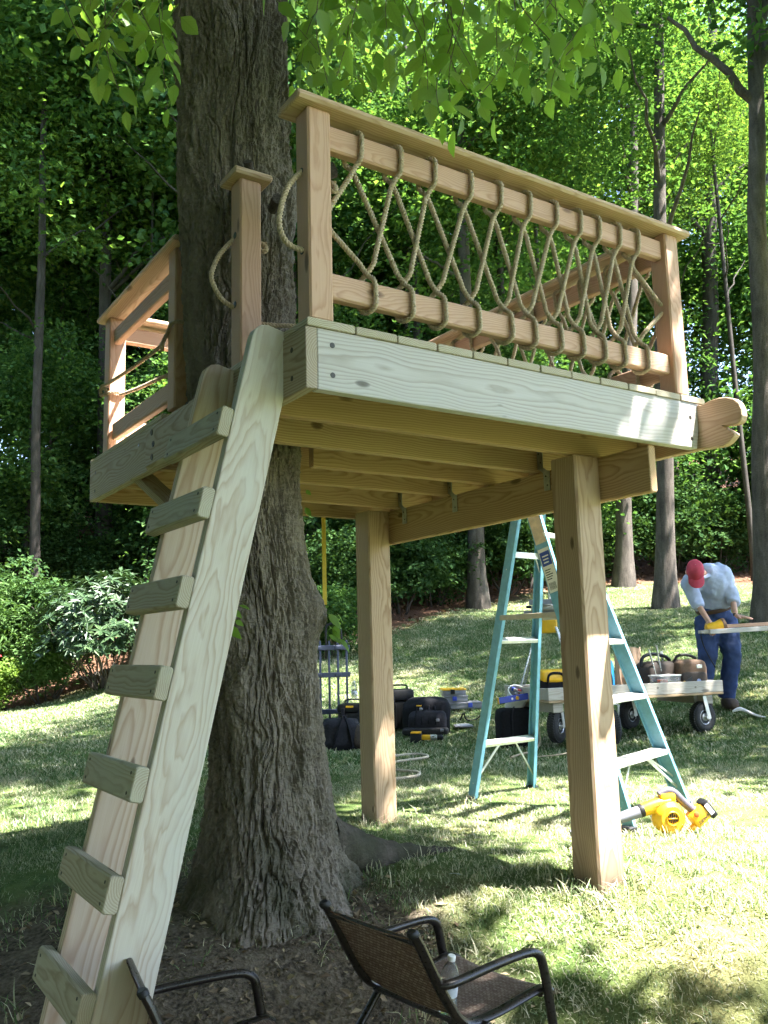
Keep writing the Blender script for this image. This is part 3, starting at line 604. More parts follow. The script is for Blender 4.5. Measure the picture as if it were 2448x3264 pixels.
rid = np.abs(2*fbm((cx+w1)*24, (sx_+w2)*24, ZZ*1.5, 31, 2)-1); rid2 = np.abs(2*fbm((cx+w1)*55, (sx_+w2)*55, ZZ*4.5, 37, 2)-1)
k2 = np.clip(1-g2/.10, 0, 1); k4 = np.clip(1-rid/.075, 0, 1); k5 = np.clip(1-rid2/.10, 0, 1)
def terrace(n, lv, sharp):
    a_ = n*lv; f_ = np.floor(a_); return (f_+np.clip((a_-f_-.5)*sharp+.5, 0, 1))/lv
up_ = np.clip((ZZ-1.4)/1.2, 0, 1); low = 1+.3*np.clip(1-ZZ/.6, 0, 1)
ts = terrace(fbm((cx+w1)*20, (sx_+w2)*20, ZZ*6.5+t1*.12, 71, 4), 8, 8); ts2 = terrace(fbm((cx+w1)*46+3, (sx_+w2)*46, ZZ*20, 73, 3), 6, 6)
flake = fbm(cx*80, sx_*80, ZZ*60, 47, 3); rag = fbm(cx*30, sx_*30, ZZ*14, 49, 3)
disp = (.040*(ts-.5)*(1-.25*up_)+.016*(ts2-.5)-.015*k4-.005*k5-.003*k2+.012*(rag-.5)+.006*(flake-.5)*2)*low
tone_ = np.clip(.15+.5*(t1*.6+t2*.4)+.45*(fbm(cx*6, sx_*6, ZZ*1.6, 91, 3)-.5)*2, 0, 1)
rr_ = r0+disp; Xc = np.interp(ZZ, CZ, CX); Yc = np.interp(ZZ, CZ, CY)
V = np.c_[(Xc+rr_*np.cos(TH)).ravel(), (Yc+rr_*np.sin(TH)).ravel(), ZZ.ravel()]
I = np.arange(len(zs)*nt_).reshape(len(zs), nt_); F = np.stack([I[:-1], np.roll(I, -1, 1)[:-1], np.roll(I, -1, 1)[1:], I[1:]], -1).reshape(-1, 4)
BT = empty('shade_tree', (.42, 1.08, 0), 'massive furrowed trunk growing up through the wooden platform', 'tree')
mb = MB()
for P_, r_a in (([(.62, 1.07, .16), (.85, 1.1, .07), (1.08, 1.1, .025), (1.3, 1.06, .0), (1.5, 1.1, -.06)], [.12, .08, .055, .042, .02]),):
    pp = smooth_path(P_, .02); rad = np.interp(np.linspace(0, 1, len(pp)), np.linspace(0, 1, len(r_a)), r_a); n0 = len(mb.v); mb.tube(pp, rad, 22, False)
    VV = np.array(mb.v[n0:]); VV += ((fbm(VV[:, 0]*30, VV[:, 1]*30, VV[:, 2]*30, 61, 3)-.5)*.035)[:, None]*np.array([.3, .3, 1.0]); mb.v[n0:] = [tuple(x) for x in VV]
mb.build('root', m_bark, BT, 'all')
for a, b, r_ in (((.10, .56, 2.53), (.05, .49, 2.60), .016), ((.19, .58, 2.50), (.17, .50, 2.50), .02), ((.39, .66, 2.72), (.48, .62, 2.76), .03)):      # cut branch stubs above the short post
    mb = MB(); mb.tube(smooth_path([a, tuple((np.array(a)+np.array(b))/2), b], .02), r_, 9); mb.build('branch_stub', m_bark, BT, True)
tr_o = bpy.data.objects.new('trunk', np_mesh('trunk', V, F, False, [m_bark])); tr_o.data.attributes.new('tone', 'FLOAT', 'POINT').data.foreach_set('value', tone_.astype(np.float32).ravel()); link(tr_o, BT)
mb = MB()
LIMBS = [((.0, .55, 5.0), (2.4, -1.7, 8.2)), ((-.05, .5, 5.4), (-2.4, -1.6, 8.4)), ((-.05, .45, 5.8), (-2.6, 2.2, 8.8)), ((-.1, .4, 6.2), (1.2, 2.6, 9.0)), ((-.1, .4, 4.8), (.6, -3.6, 7.6)), ((-.1, .4, 4.4), (-.6, -1.2, 5.2))]
for a, b in LIMBS: limb(mb, a, b, .09, .02, .08, 9, 9)
mb.build('limb', m_bark, BT, True)

# unseen crown overhead, shaped by leaving out sprays where sun should land
KX, KY = .30, -.40
LITP = [[(1.40, 2.5), (2.3, 3.1), (3.8, 2.3), (6.3, 3.0), (5.5, .9), (3.2, -.9), (1.9, -1.0), (1.15, -.5), (.95, -.05), (.62, .42), (.95, .85), (1.36, 1.05)],
        [(-3.5, 5.6), (2.6, 8.2), (5.5, 15), (-4, 17)], [(.1, 4.9), (1.6, 4.6), (.6, 2.7), (-.8, 2.0), (-2.4, 3.4)]]
def inside(P, poly):
    x, y = P[:, 0], P[:, 1]; r = np.zeros(len(P), bool); n = len(poly)
    for i in range(n):
        x0, y0 = poly[i]; x1, y1 = poly[(i+1) % n]; c = ((y0 > y) != (y1 > y)) & (x < (x1-x0)*(y-y0)/(y1-y0+1e-12)+x0); r ^= c
    return r
N_ = 5600; hC = rng.uniform(5.4, 9.6, N_); aC = rng.uniform(0, 2*np.pi, N_); rC = 7.0*np.sqrt(rng.random(N_))
CC = np.c_[-.1+rC*np.cos(aC), .3+rC*np.sin(aC), hC]; G = np.c_[CC[:, 0]-KX*hC, CC[:, 1]-KY*hC]
ok = ~(inside(G, LITP[0]) | inside(G, LITP[1]) | inside(G, LITP[2])) | (rng.random(N_) < .04)
dq = (CC[:, 0]-CAM.x)*FW.x+(CC[:, 1]-CAM.y)*FW.y; ok &= (hC-CAM.z) > .86*np.maximum(dq, 0)+.35        # kept above the view, out of sight
CC = CC[ok]
hx = rng.uniform(5.6, 8.2, 340); gx_ = rng.uniform(-1.5, .62, 340); gy_ = rng.uniform(.1, 2.0, 340)       # unseen sprays added to shade ladder and corner post
CC = np.concatenate([CC, np.c_[gx_+KX*hx, gy_+KY*hx, hx]])
m_leafM = leaf_mat('big tree leaves', [(.1, (.05, .09, .03)), (.5, (.07, .125, .038)), (.9, (.11, .17, .05))], .38)
V, F = sprays(CC, rng.uniform(.30, .5, len(CC)), 26, .125, rng, wide=.32)
o = bpy.data.objects.new('crown', np_mesh('crown', V, F, False, [m_leafM])); link(o, BT); tag(o, kind='stuff')

# twigs with single leaves hanging into sight
m_leafV = leaf_mat('hanging leaves', [(.1, (.16, .29, .06)), (.5, (.21, .36, .08)), (.95, (.29, .43, .11))], .6, .42, 1.2, veins=True)
m_twig = flat_mat('twig', (.10, .075, .05), .8)
def one_leaf(name, wd, curl):
    n = 9; u = np.linspace(0, 1, n); wv = wd*np.sin(np.pi*u**.8)*(1-.25*u)*1.1; wv[0] = .012; wv[-1] = 0; V = []; F = []
    ser = 1+.05*np.array([(-1)**k for k in range(n)])
    for k in range(n):
        z = -curl*u[k]**2; V += [(u[k], -wv[k]*ser[k], z+.22*wv[k]), (u[k], 0, z), (u[k], wv[k]*ser[k], z+.22*wv[k])]
    for k in range(n-1):
        b = k*3; F += [(b, b+3, b+4, b+1), (b+1, b+4, b+5, b+2)]
    b = len(V); V += [(-.16, -.008, .02), (-.16, .008, .02), (.01, .008, 0), (.01, -.008, 0)]; F += [(b, b+1, b+2, b+3)]
    me = np_mesh(name, V, F, True, [m_leafV]); return me
LEAF = [one_leaf('leaf', .27, .10), one_leaf('leaf', .30, .18), one_leaf('leaf', .24, .05)]
ENDS = [(-0.446, 0.590, 2.819), (-0.401, 0.620, 2.819), (-0.361, 0.555, 2.699), (-0.260, 0.432, 2.670), (-0.306, 0.502, 2.784), (-0.301, 0.615, 2.817), (-0.438, 0.557, 2.972), (-0.260, 0.362, 2.717), (-0.301, 0.368, 2.837), (-0.452, 0.664, 3.107), (0.097, 0.016, 2.637), (0.144, 0.037, 2.687), (0.326, 0.192, 2.834), (0.407, 0.239, 2.946), (0.467, 0.108, 2.777), (0.443, 0.008, 2.745), (0.415, -0.075, 2.637), (0.424, -0.125, 2.543), (0.487, -0.107, 2.546), (0.567, -0.058, 2.649), (0.678, -0.030, 2.760), (0.655, -0.116, 2.647), (0.594, -0.209, 2.715), (0.697, -0.165, 2.763), (0.695, -0.271, 2.683), (0.702, -0.323, 2.607), (0.772, -0.323, 2.685), (0.871, -0.291, 2.814), (0.861, -0.393, 2.742), (0.876, -0.456, 2.698), (0.894, -0.436, 2.859), (0.890, -0.325, 2.930), (0.199, 0.258, 2.939), (0.201, 0.374, 2.963), (0.142, -0.035, 2.754), (0.300, -0.027, 2.799), (0.643, 0.079, 2.961), (0.459, -0.234, 2.678), (0.472, -0.034, 2.872), (0.804, -0.149, 2.952), (0.677, -0.399, 2.785), (0.712, -0.094, 2.986), (0.496, 0.152, 3.096), (0.293, 0.066, 2.980)]       # lowest points of the hanging twigs
n_leaf = 0; more = []; leaf_up = Vector((0, 0, 1))
def leaf_at(p, direction, size, parent, k):
    global n_leaf
    X_ = direction.normalized(); Zx = (leaf_up*.7+Vector((random.gauss(0, .6), random.gauss(0, .6), 0))-FW*.35); Zx = (Zx-X_*Zx.dot(X_)).normalized(); Y_ = Zx.cross(X_)
    M_ = Matrix(((X_.x*size, Y_.x*size, Zx.x*size, p.x), (X_.y*size, Y_.y*size, Zx.y*size, p.y), (X_.z*size, Y_.z*size, Zx.z*size, p.z), (0, 0, 0, 1)))
    if n_leaf < 285:
        o = bpy.data.objects.new('leaf', LEAF[k % 3]); link(o, parent); o.matrix_world = M_; o.matrix_basis = M_; n_leaf += 1
    else:
        more.append((LEAF[k % 3], M_))
for k, e_ in enumerate(ENDS):
    end = Vector(e_); L = random.uniform(.30, .48); side = random.choice((-1, 1))
    st = end+Vector((random.uniform(-.12, .12), random.uniform(-.12, .12), L))+RT*random.uniform(-.16, .16)
    path = smooth_path([st+Vector((0, 0, .15)), st, end+(st-end)*.45+RT*side*.03, end], .02); mb = MB(); mb.tube(path, np.linspace(.0026, .0009, len(path)), 5)
    B = mb.build('twig', m_twig, BT, True)
    nl = int(L/.046); 
    for j in range(nl):
        u_ = 1-j/nl*.95; p = Vector(path[min(len(path)-1, int(u_*(len(path)-1)))]); sd_ = 1 if j % 2 else -1
        dr = RT*sd_*random.uniform(.25, .9)+Vector((0, 0, -random.uniform(.55, 1.1)))+FW*random.uniform(-.5, .5)
        if j == 0: dr = Vector((random.uniform(-.2, .2), random.uniform(-.2, .2), -1))
        leaf_at(p+dr.normalized()*.012, dr, random.uniform(.062, .098), B, k+j)
def join_leaves(name, items, parent, kind='stuff'):
    V, F = [], []
    for me, M_ in items:
        b = len(V); V += [tuple(M_ @ v.co) for v in me.vertices]; F += [tuple(i+b for i in pg.vertices) for pg in me.polygons]
    me = np_mesh(name, V, F, True, [m_leafV]); o = bpy.data.objects.new(name, me); link(o, parent); tag(o, kind=kind); return o
for k in range(640):           # the thicker leaf cover higher up on the same boughs
    d = random.uniform(2.6, 3.6); u_ = random.choice((random.gauss(-.27, .045), random.gauss(.01, .095), random.gauss(.135, .095), random.uniform(-.10, .28)))
    if -.24 < u_ < -.11: continue
    top = .69-.03*abs(u_-.06)/.1*.3 if u_ > -.11 else .74
    p = site(u_*d, d, CAM.z+d*random.uniform(top, .86)); a = random.uniform(0, 6.28)
    leaf_at(p, Vector((math.cos(a)*.7, math.sin(a)*.7, -random.uniform(.3, 1.1))), random.uniform(.06, .09), BT, k)
for (p, s, n) in (((.53, .80, 1.0), .06, 6), ((.12, .76, 1.04), .05, 4), ((.43, .78, 1.50), .035, 3)):   # sprouts on the burl
    for j in range(n):
        a = random.uniform(-.9, .5); leaf_at(Vector(p)+Vector((random.uniform(-.02, .05), random.uniform(-.03, .03), random.uniform(-.07, .08))), Vector((math.cos(a), math.sin(a), -random.uniform(.3, 1.6))), s*random.uniform(.7, 1.3), BT, j+900)
if more: join_leaves('leaves', more, BT)

# ------------------------------------------------------------------ wood kinds
PINE_E, PINE_L = (.47, .40, .32), (.26, .19, .13)
m_pine = wood_mat('treated pine', PINE_E, PINE_L, .0075, .72, (), .05)
m_pineg = wood_mat('pale treated pine', (.58, .55, .54), (.37, .325, .29), .0075, .72, (), .035, (.50, .50, .50), 1.0, .07)
m_joist = wood_mat('joist pine', (.56, .385, .23), (.33, .19, .09), .008, .7, (), .05)
m_joistk = wood_mat('knotty joist pine', (.58, .42, .26), (.33, .19, .09), .008, .7, ((-.74, -.019, .0, .026, .017), (-.50, -.019, -.01, .03, .02)), .05)
m_post1 = wood_mat('post pine', (.51, .375, .26), (.32, .20, .12), .008, .7, ((.62, -.07, .015, .028, .011), (.25, -.07, -.01, .03, .011), (.60, .03, -.07, .03, .011), (.10, .02, -.07, .03, .012), (-.62, -.07, .03, .025, .012)), .045, None, 1.0, .10, (-.70, -.52))
m_post2 = wood_mat('far post pine', (.51, .375, .255), (.29, .18, .10), .006, .7, ((.10, -.07, .0, .022, .012), (-.62, .05, -.07, .02, .008)), .02, None, 1.0, .10, (-.72, -.62))
m_cedar = wood_mat('cedar', (.60, .39, .28), (.42, .23, .145), .0048, .66, (), .045, None, .8)
m_cap = wood_mat('cap board', (.59, .43, .30), (.40, .255, .16), .007, .66, (), .05)
m_deck = wood_mat('deck board pine', (.52, .47, .37), (.30, .24, .16), .006, .75, (), .04)
m_screw = flat_mat('dark screw head', (.06, .055, .05), .5, .6)
m_zinc = flat_mat('galvanised plate', (.42, .42, .40), .45, .8, .2, 40)
m_rope = flat_mat('manila rope', (.46, .36, .25), .9, 0, .25, 120, .6)

def board(name, a, b, w_, t_, mat, parent, up=(0, 0, 1), bev=.004, pts=None):
    """Sawn board from a to b: local X grain, local Z width w_, local Y thickness t_."""
    a, b = Vector(a), Vector(b); X_ = (b-a); L = X_.length; X_.normalize(); Zx = Vector(up); Zx = (Zx-X_*Zx.dot(X_)).normalized(); Y_ = Zx.cross(X_)
    hw, ht = w_/2, t_/2; e = bev
    sec = [(-ht+e, -hw), (ht-e, -hw), (ht, -hw+e), (ht, hw-e), (ht-e, hw), (-ht+e, hw), (-ht, hw-e), (-ht, -hw+e)]
    V = []; F = []
    for x, s in ((-L/2, 1-2*e/max(t_, .02)), (-L/2+e*.6, 1), (L/2-e*.6, 1), (L/2, 1-2*e/max(t_, .02))):
        for y, z in sec:
            if s == 1: V.append((x, y, z))
            else: V.append((x, y-math.copysign(e*.5, y), z-math.copysign(e*.5, z)))
    for r_ in range(3): F += [(r_*8+i, (r_+1)*8+i, (r_+1)*8+(i+1) % 8, r_*8+(i+1) % 8) for i in range(8)]
    F += [tuple(range(8)), tuple(range(24, 32))[::-1]]
    me = bpy.data.meshes.new(name); me.from_pydata(V, [], F); me.materials.append(mat)
    bm = bmesh.new(); bm.from_mesh(me); bmesh.ops.recalc_face_normals(bm, faces=bm.faces); bm.to_mesh(me); bm.free()
    o = bpy.data.objects.new(name, me); link(o, parent)
    c = (a+b)/2; o.matrix_basis = Matrix(((X_.x, Y_.x, Zx.x, c.x), (X_.y, Y_.y, Zx.y, c.y), (X_.z, Y_.z, Zx.z, c.z), (0, 0, 0, 1)))
    return o
def plank(name, pts, y, t_, mat, parent, axis='Y', bevel=.004, turn=None):
    """Board with a shaped outline; pts in (x, z) local, x is the grain."""
    mb = MB(); mb.prism(pts, t_); o = mb.build(name, mat, parent, False, False, None, bevel); return o
def disc(name, p, nrm, r_, h, mat, parent, n=12):
    M_ = Matrix.Translation(Vector(p)) @ Vector(nrm).to_track_quat('Z', 'Y').to_matrix().to_4x4(); mb = MB(); mb.lathe([(r_, -.002), (r_, h*.6), (r_*.75, h), (r_*.35, h*.55)], n, M_); return mb.build(name, mat, parent, True)

# ------------------------------------------------------------------ platform
ZB, ZT, DT, W_, D_ = 1.652, 1.836, 1.861, 1.752, 2.21
PL = empty('tree_platform', (.9, 1.1, 0), 'new wooden tree platform on two posts with rope lattice railing', 'platform')
zm = (ZB+ZT)/2
board('side_rim', (.019, 0, zm), (.019, D_, zm), .184, .038, m_pine, PL)
# front fascia with a slanting right end
mb = MB(); Lh = .857; mb.prism([(-Lh, -.092), (Lh-.012, -.092), (Lh+.028, .092), (-Lh, .092)], .038); o = mb.build('fascia', m_pineg, PL, False, False, None, .004); o.matrix_basis = Matrix.Translation((.038+Lh, .019, zm))
# right rim ends in a carved animal head
hd = [(-.01, -.092), (.035, -.096), (.10, -.100), (.125, -.093), (.150, -.074), (.158, -.063), (.128, -.038), (.108, -.020), (.135, -.026), (.172, -.028), (.186, -.020), (.194, .0), (.193, .025), (.183, .052), (.163, .073), (.135, .086), (.10, .092), (.055, .090), (.02, .082), (-.01, .088)]
mb = MB(); mb.prism([(-D_, -.092)]+[(x, z) for x, z in hd]+[(-D_, .088)], .038); o = mb.build('carved_rim', m_cap, PL, False, False, None, .005)
o.matrix_basis = Matrix(((0, 1, 0, W_+.022), (-1, 0, 0, 0), (0, 0, 1, zm), (0, 0, 0, 1))); tag(o, 'rim board whose near end is carved like an animal head')
board('rear_rim', (.038, D_-.019, zm), (W_, D_-.019, zm), .184, .038, m_joist, PL)
for k, y in enumerate((.319, .659, 1.319, 1.769)):
    board('joist', (.039, y, zm-.001), (W_-.001, y, zm-.001), .182, .038, m_joistk if k == 1 else m_joist, PL)
board('joist', (.56, .985, zm-.001), (W_-.001, .985, zm-.001), .182, .038, m_joist, PL)
board('blocking', (.62, 1.34, zm+.03), (.62, 1.75, zm+.03), .12, .038, m_joist, PL)
dx = [.0, .166, .317, .470, .614, .763, .911, 1.061, 1.206, 1.355, 1.508, 1.655, 1.806]
for k in range(12):
    xc = (dx[k]+dx[k+1])/2; wd = dx[k+1]-dx[k]-.004
    for (y0, y1) in ([(-.006, .70), (1.20, D_+.01)] if k < 3 else [(-.006, D_+.01)]):
        board('deck_board', (xc, y0+random.uniform(-.002, .002), DT-.0125), (xc, y1, DT-.0125), wd, .025, m_deck, PL, up=(1, 0, 0), bev=.004)
# posts, beam, ties
board('post', (1.427, .357, -.25), (1.427, .357, ZB-.002), .14, .14, m_post1, PL, up=(1, 0, 0), bev=.008)
board('post', (1.466, 1.931, -.25), (1.466, 1.931, ZB-.002), .14, .14, m_post2, PL, up=(1, 0, 0), bev=.008)
board('beam', (1.509, .034, 1.56), (1.559, 2.12, 1.56), .182, .038, m_joist, PL, bev=.006)
for y, x in ((.60, 1.502), (1.262, 1.518), (1.712, 1.529)):
    mb = MB(); mb.box((x-.006, y+.025, 1.705), (.003, .038, .085), M=None); mb.box((x-.006, y-.012, 1.605), (.003, .036, .085)); mb.add([(x-.006, y+.044, 1.668), (x-.006, y+.008, 1.668), (x-.008, y-.030, 1.64), (x-.008, y+.006, 1.64)], [(0, 1, 2, 3)])
    o = mb.build('metal_tie', m_zinc, PL)
    for dy, z in ((.03, 1.73), (.02, 1.69), (-.008, 1.625), (-.016, 1.585)): disc('nail', (x-.0075, y+dy, z), (-1, 0, 0), .004, .002, m_screw, PL, 8)
for p, n_ in ([((.088, 0, z), (0, -1, 0)) for z in (1.79, 1.70)]+[((1.71, 0, z), (0, -1, 0)) for z in (1.775, 1.69)]+[((0, .085, z), (-1, 0, 0)) for z in (1.786, 1.70)]+[((0, 2.118, z), (-1, 0, 0)) for z in (1.781, 1.692)]+[((0, 1.47, 1.786), (-1, 0, 0))]):
    disc('screw', p, n_, .0085, .0012, m_screw, PL)
board('ledger_plate', (-.0205, .60, 1.722), (-.0205, 1.27, 1.722), .17, .038, m_pine, PL, bev=.012)
for p in ((-.039, 1.19, 1.775), (-.039, 1.17, 1.725), (-.039, 1.185, 1.675), (-.001, .915, 1.822)): disc('bolt', p, (-1, 0, 0), .013, .004, m_screw, PL)
board('knee_brace', (.055, 1.62, 1.69), (.20, 1.18, 1.36), .09, .038, m_pine, PL, up=(1, 0, 0))
# railing
ms = .0795; RX = .0145+ms/2; RY = -.0043+ms/2
CP = [(RX, RY), (1.633+ms/2, RY), (RX, .4746+ms/2), (RX, 1.094+ms/2), (RX, 1.977+ms/2), (1.633+ms/2, 1.977+ms/2)]
for k, (x, y) in enumerate(CP): board('railing_post', (x, y, DT+.0005), (x, y, 2.524), ms, ms, m_cedar, PL, up=(1, 0, 0), bev=.006)
cz_ = 2.537
board('cap_rail', (-.032, RY, cz_), (1.758, RY, cz_), .142, .026, m_cap, PL, up=(0, 1, 0), bev=.008)
board('cap_rail', (CP[1][0], RY+.072, cz_-.001), (CP[1][0], 2.1, cz_-.001), .142, .026, m_cap, PL, up=(1, 0, 0), bev=.008)
board('cap_rail', (RX, 1.035, cz_), (RX, 2.10, cz_), .142, .026, m_cap, PL, up=(1, 0, 0), bev=.008)
board('cap_rail', (RX+.073, CP[4][1]+.01, cz_-.001), (CP[1][0]-.073, CP[4][1]+.01, cz_-.001), .142, .026, m_cap, PL, up=(0, 1, 0), bev=.008)
board('post_cap', (RX-.07, CP[2][1], cz_), (RX+.07, CP[2][1], cz_), .14, .024, m_cap, PL, up=(0, 1, 0), bev=.007)
h_ = .0395
for z in (2.458, 1.983):
    board('rail', (RX+h_, RY, z), (CP[1][0]-h_, RY, z), .08, .038, m_cedar, PL, bev=.006)
    board('rail', (CP[1][0], RY+h_, z), (CP[1][0], CP[5][1]-h_, z), .08, .038, m_cedar, PL, bev=.006)
    board('rail', (RX+h_, CP[4][1], z), (CP[5][0]-h_, CP[4][1], z), .08, .038, m_cedar, PL, bev=.006)
board('rail', (RX-.005, 1.10, 2.425), (RX-.005, 1.965, 2.425), .078, .036, m_cedar, PL, bev=.006)
board('rail', (RX-.005, 1.10, 1.955), (RX-.005, 1.965, 1.955), .08, .036, m_cedar, PL, bev=.006)

# rope: three-strand lay as a lobed section that twists along the path
def rope(name, pts, parent, r_=.0092, step=.0045, pitch=.034, mat=None):
    P_ = smooth_path(pts, step); T_, N_, B_ = frames(P_); n = 12; a = np.arange(n)*2*np.pi/n; ph = np.arange(len(P_))*step/pitch*2*np.pi/1.0
    lob = r_*(.70+.32*np.abs(np.cos(1.5*(a[None, :]))))*np.ones((len(P_), 1)); ang = a[None, :]+ph[:, None]/1.0
    V = P_[:, None, :]+lob[..., None]*(np.cos(ang)[..., None]*N_[:, None, :]+np.sin(ang)[..., None]*B_[:, None, :]); V = V.reshape(-1, 3)
    I_ = np.arange(len(P_)*n).reshape(len(P_), n); F_ = np.stack([I_[:-1], np.roll(I_, -1, 1)[:-1], np.roll(I_, -1, 1)[1:], I_[1:]], -1).reshape(-1, 4)
    o = bpy.data.objects.new(name, np_mesh(name, V, F_, True, [mat or m_rope])); link(o, parent); return o

def lattice(Ts, Bs, zt, zb, hz, hy, f, s0, s1, first_top, r_=.0092):
    """One lacing rope: from the post over top and bottom rails in turn and back to the post."""
    o_ = r_+.0012; pts = [f(s0-.03, 0, (zt+zb)/2 + (.0 if first_top else -.04)), f(s0+.01, .002, (zt+zb)/2+(.01 if first_top else -.05))]
    for i in range(len(Ts)):
        top = (i % 2 == 0) == first_top
        if top:
            x = Ts[i]; b = zt-hz
            pts += [f(x-.022, -.010, b-.058), f(x-.004, -.014, b-.022), f(x+.005, -hy-o_+.002, b), f(x+.008, -hy-o_, zt), f(x+.007, -hy-o_+.001, zt+hz-.004), f(x-.001, 0, zt+hz+o_+.001), f(x-.010, hy+o_, zt+hz-.006), f(x-.017, hy+o_, zt), f(x-.020, hy+o_-.004, b-.004), f(x-.006, .012, b-.024), f(x+.014, .010, b-.060)]
        else:
            x = Bs[i]; b = zb+hz
            pts += [f(x-.026, .008, b+.062), f(x-.006, -.004, b+.026), f(x+.003, -hy-o_+.003, b+.002), f(x+.006, -hy-o_, zb), f(x+.004, -hy-o_+.001, zb-hz+.004), f(x-.006, 0, zb-hz-o_-.001), f(x-.014, hy+o_, zb-hz+.006), f(x-.018, hy+o_, zb), f(x-.018, hy+o_-.004, b+.006), f(x-.006, .006, b+.030), f(x+.014, -.008, b+.066)]
    pts += [f(s1-.01, .002, (zt+zb)/2+(.02 if (len(Ts) % 2 == 1) == first_top else -.03)), f(s1+.03, .0, (zt+zb)/2)]
    out = [np.array(pts[0], float)]
    for b_ in pts[1:]:             # keep the long spans taut
        b_ = np.array(b_, float); a_ = out[-1]
        if np.linalg.norm(b_-a_) > .14: out += [a_+(b_-a_)*t_ for t_ in (.12, .5, .88)]
        out.append(b_)
    return out
TX = [.202, .352, .488, .642, .774, .911, 1.04, 1.163, 1.262, 1.375, 1.480]; BX = [.243, .383, .512, .653, .798, .907, 1.03, 1.141, 1.253, 1.361, 1.490]
ff = lambda s, n, z: (s, RY+n, z)
for first in (True, False): rope('rope', lattice(TX, BX, 2.458, 1.983, .041, .019, ff, RX+h_, CP[1][0]-h_, first), PL)
TY = [.16+.152*k for k in range(12)]; fr_ = lambda s, n, z: (CP[1][0]+n, s, z)
for first in (True, False): rope('rope', lattice(TY, [y+.02 for y in TY], 2.458, 1.983, .041, .019, fr_, RY+h_, CP[5][1]-h_, first), PL)
# rope grab handles and lashings
rope('rope_handle', [(.03, RY+.005, 2.335), (.012, RY+.003, 2.325), (-.035, RY, 2.262), (-.062, RY, 2.16), (-.050, RY, 2.105), (-.022, RY, 2.083), (.014, RY, 2.08), (.03, RY, 2.08)], PL, .0092)
yn = CP[2][1]
rope('rope_handle', [(.03, yn+.02, 2.325), (.012, yn+.018, 2.315), (-.045, yn+.004, 2.24), (-.072, yn, 2.168), (-.062, yn, 2.125), (-.03, yn+.005, 2.088), (.012, yn+.018, 2.076), (.03, yn+.02, 2.075)], PL, .0092)
for x, y in ((RX, RY), (RX, yn)):
    for z in (2.33, 2.08): disc('rope_hole', (.0143, y+.004, z), (-1, 0, 0), .012, .0012, m_screw, PL)
    rope('rope_knot', [(RX+.03, y+.01, 2.325), (RX+.055, y+.012, 2.33), (RX+.075, y+.0, 2.312), (RX+.066, y-.012, 2.29), (RX+.052, y+.004, 2.3), (RX+.06, y+.02, 2.325), (RX+.085, y+.01, 2.33)], PL, .0092)
rope('rope', [(RX+.03, yn, 2.03), (RX+.07, yn-.01, 2.025), (RX+.16, yn-.06, 2.02)], PL, .0085)
yl, ym = CP[4][1], CP[3][1]; e_ = ms/2+.008
rope('rope_lashing', [(RX-e_, yl-.055, 2.16), (RX-e_, yl+.03, 2.185), (RX-.02, yl+e_, 2.19), (RX+.03, yl+e_-.005, 2.18), (RX+e_, yl-.01, 2.165), (RX+.03, yl-e_, 2.155), (RX-.02, yl-e_, 2.15), (RX-e_, yl-.02, 2.145), (RX-e_-.008, yl+.03, 2.15), (RX-e_-.012, yl+.01, 2.185), (RX-e_-.01, yl-.10, 2.175), (RX-e_+.005, 1.6, 2.165), (RX-e_+.01, 1.3, 2.16), (RX-e_, ym+.07, 2.16), (RX-e_, ym+.02, 2.185), (RX-e_, ym-.03, 2.205), (RX-.02, ym-e_, 2.21), (RX+.03, ym-e_, 2.205), (RX+e_, ym, 2.195), (RX+.02, ym+e_, 2.19), (RX-.03, ym+e_, 2.18), (RX-e_-.012, ym+.03, 2.15), (RX-e_-.012, ym+.05, 2.11)], PL, .0085)
rope('rope', [(RX+.02, yl-e_, 2.15), (RX+.0, yl-.12, 2.125), (RX, 1.65, 2.09), (RX-.01, 1.3, 2.045), (RX+.0, ym+.06, 2.03)], PL, .0085)
mb = MB(); mb.box((1.362, 2.29, 1.44), (.026, .003, .56)); o = mb.build('yellow_strap', flat_mat('yellow webbing', (.62, .44, .03), .7, 0, .1, 90)); tag(o, 'yellow webbing strap hanging below the back edge of the platform', 'strap')

# ------------------------------------------------------------------ the access ladder leaning on the platform
AL = empty('access_ladder', (-.5, .36, -.2), 'steep heavy timber ladder with seven rungs leaning on the platform', 'ladder')
ux, uz = .232, .973
def on_rail(s): return (-.037+ux*s, 1.794+uz*s)
m_railA = wood_mat('ladder side pine', (.58, .54, .47), (.41, .325, .25), .0085, .72, (), .02, (.55, .55, .51), 1.0, .16)
m_railB = wood_mat('knotty ladder side pine', (.60, .51, .41), (.40, .275, .19), .013, .72, ((.05, -.019, .02, .03, .02), (.17, -.019, -.03, .028, .018), (.42, -.019, .01, .015, .009), (-.5, -.019, .045, .02, .01)), .03)
m_rung = wood_mat('rung pine', (.46, .42, .33), (.28, .23, .16), .006, .74, (), .05, (.42, .43, .34))
s0, s1 = -2.06, .075
for y, m_, top in ((.159, m_railA, s1), (.518, m_railB, s1-.02)):
    L = top-s0; c = on_rail((top+s0)/2); hl = L/2
    pts = [(-hl, -.07), (hl-.012, -.07), (hl-.003, -.066), (hl, -.055), (hl, .028), (hl-.010, .052), (hl-.030, .066), (hl-.055, .07), (-hl, .07)]
    mb = MB(); mb.prism(pts, .038); o = mb.build('side_rail', m_, AL, False, False, None, .004)
    o.matrix_basis = Matrix(((ux, 0, -uz, c[0]), (0, -1, 0, y), (uz, 0, ux, c[1]), (0, 0, 0, 1)))
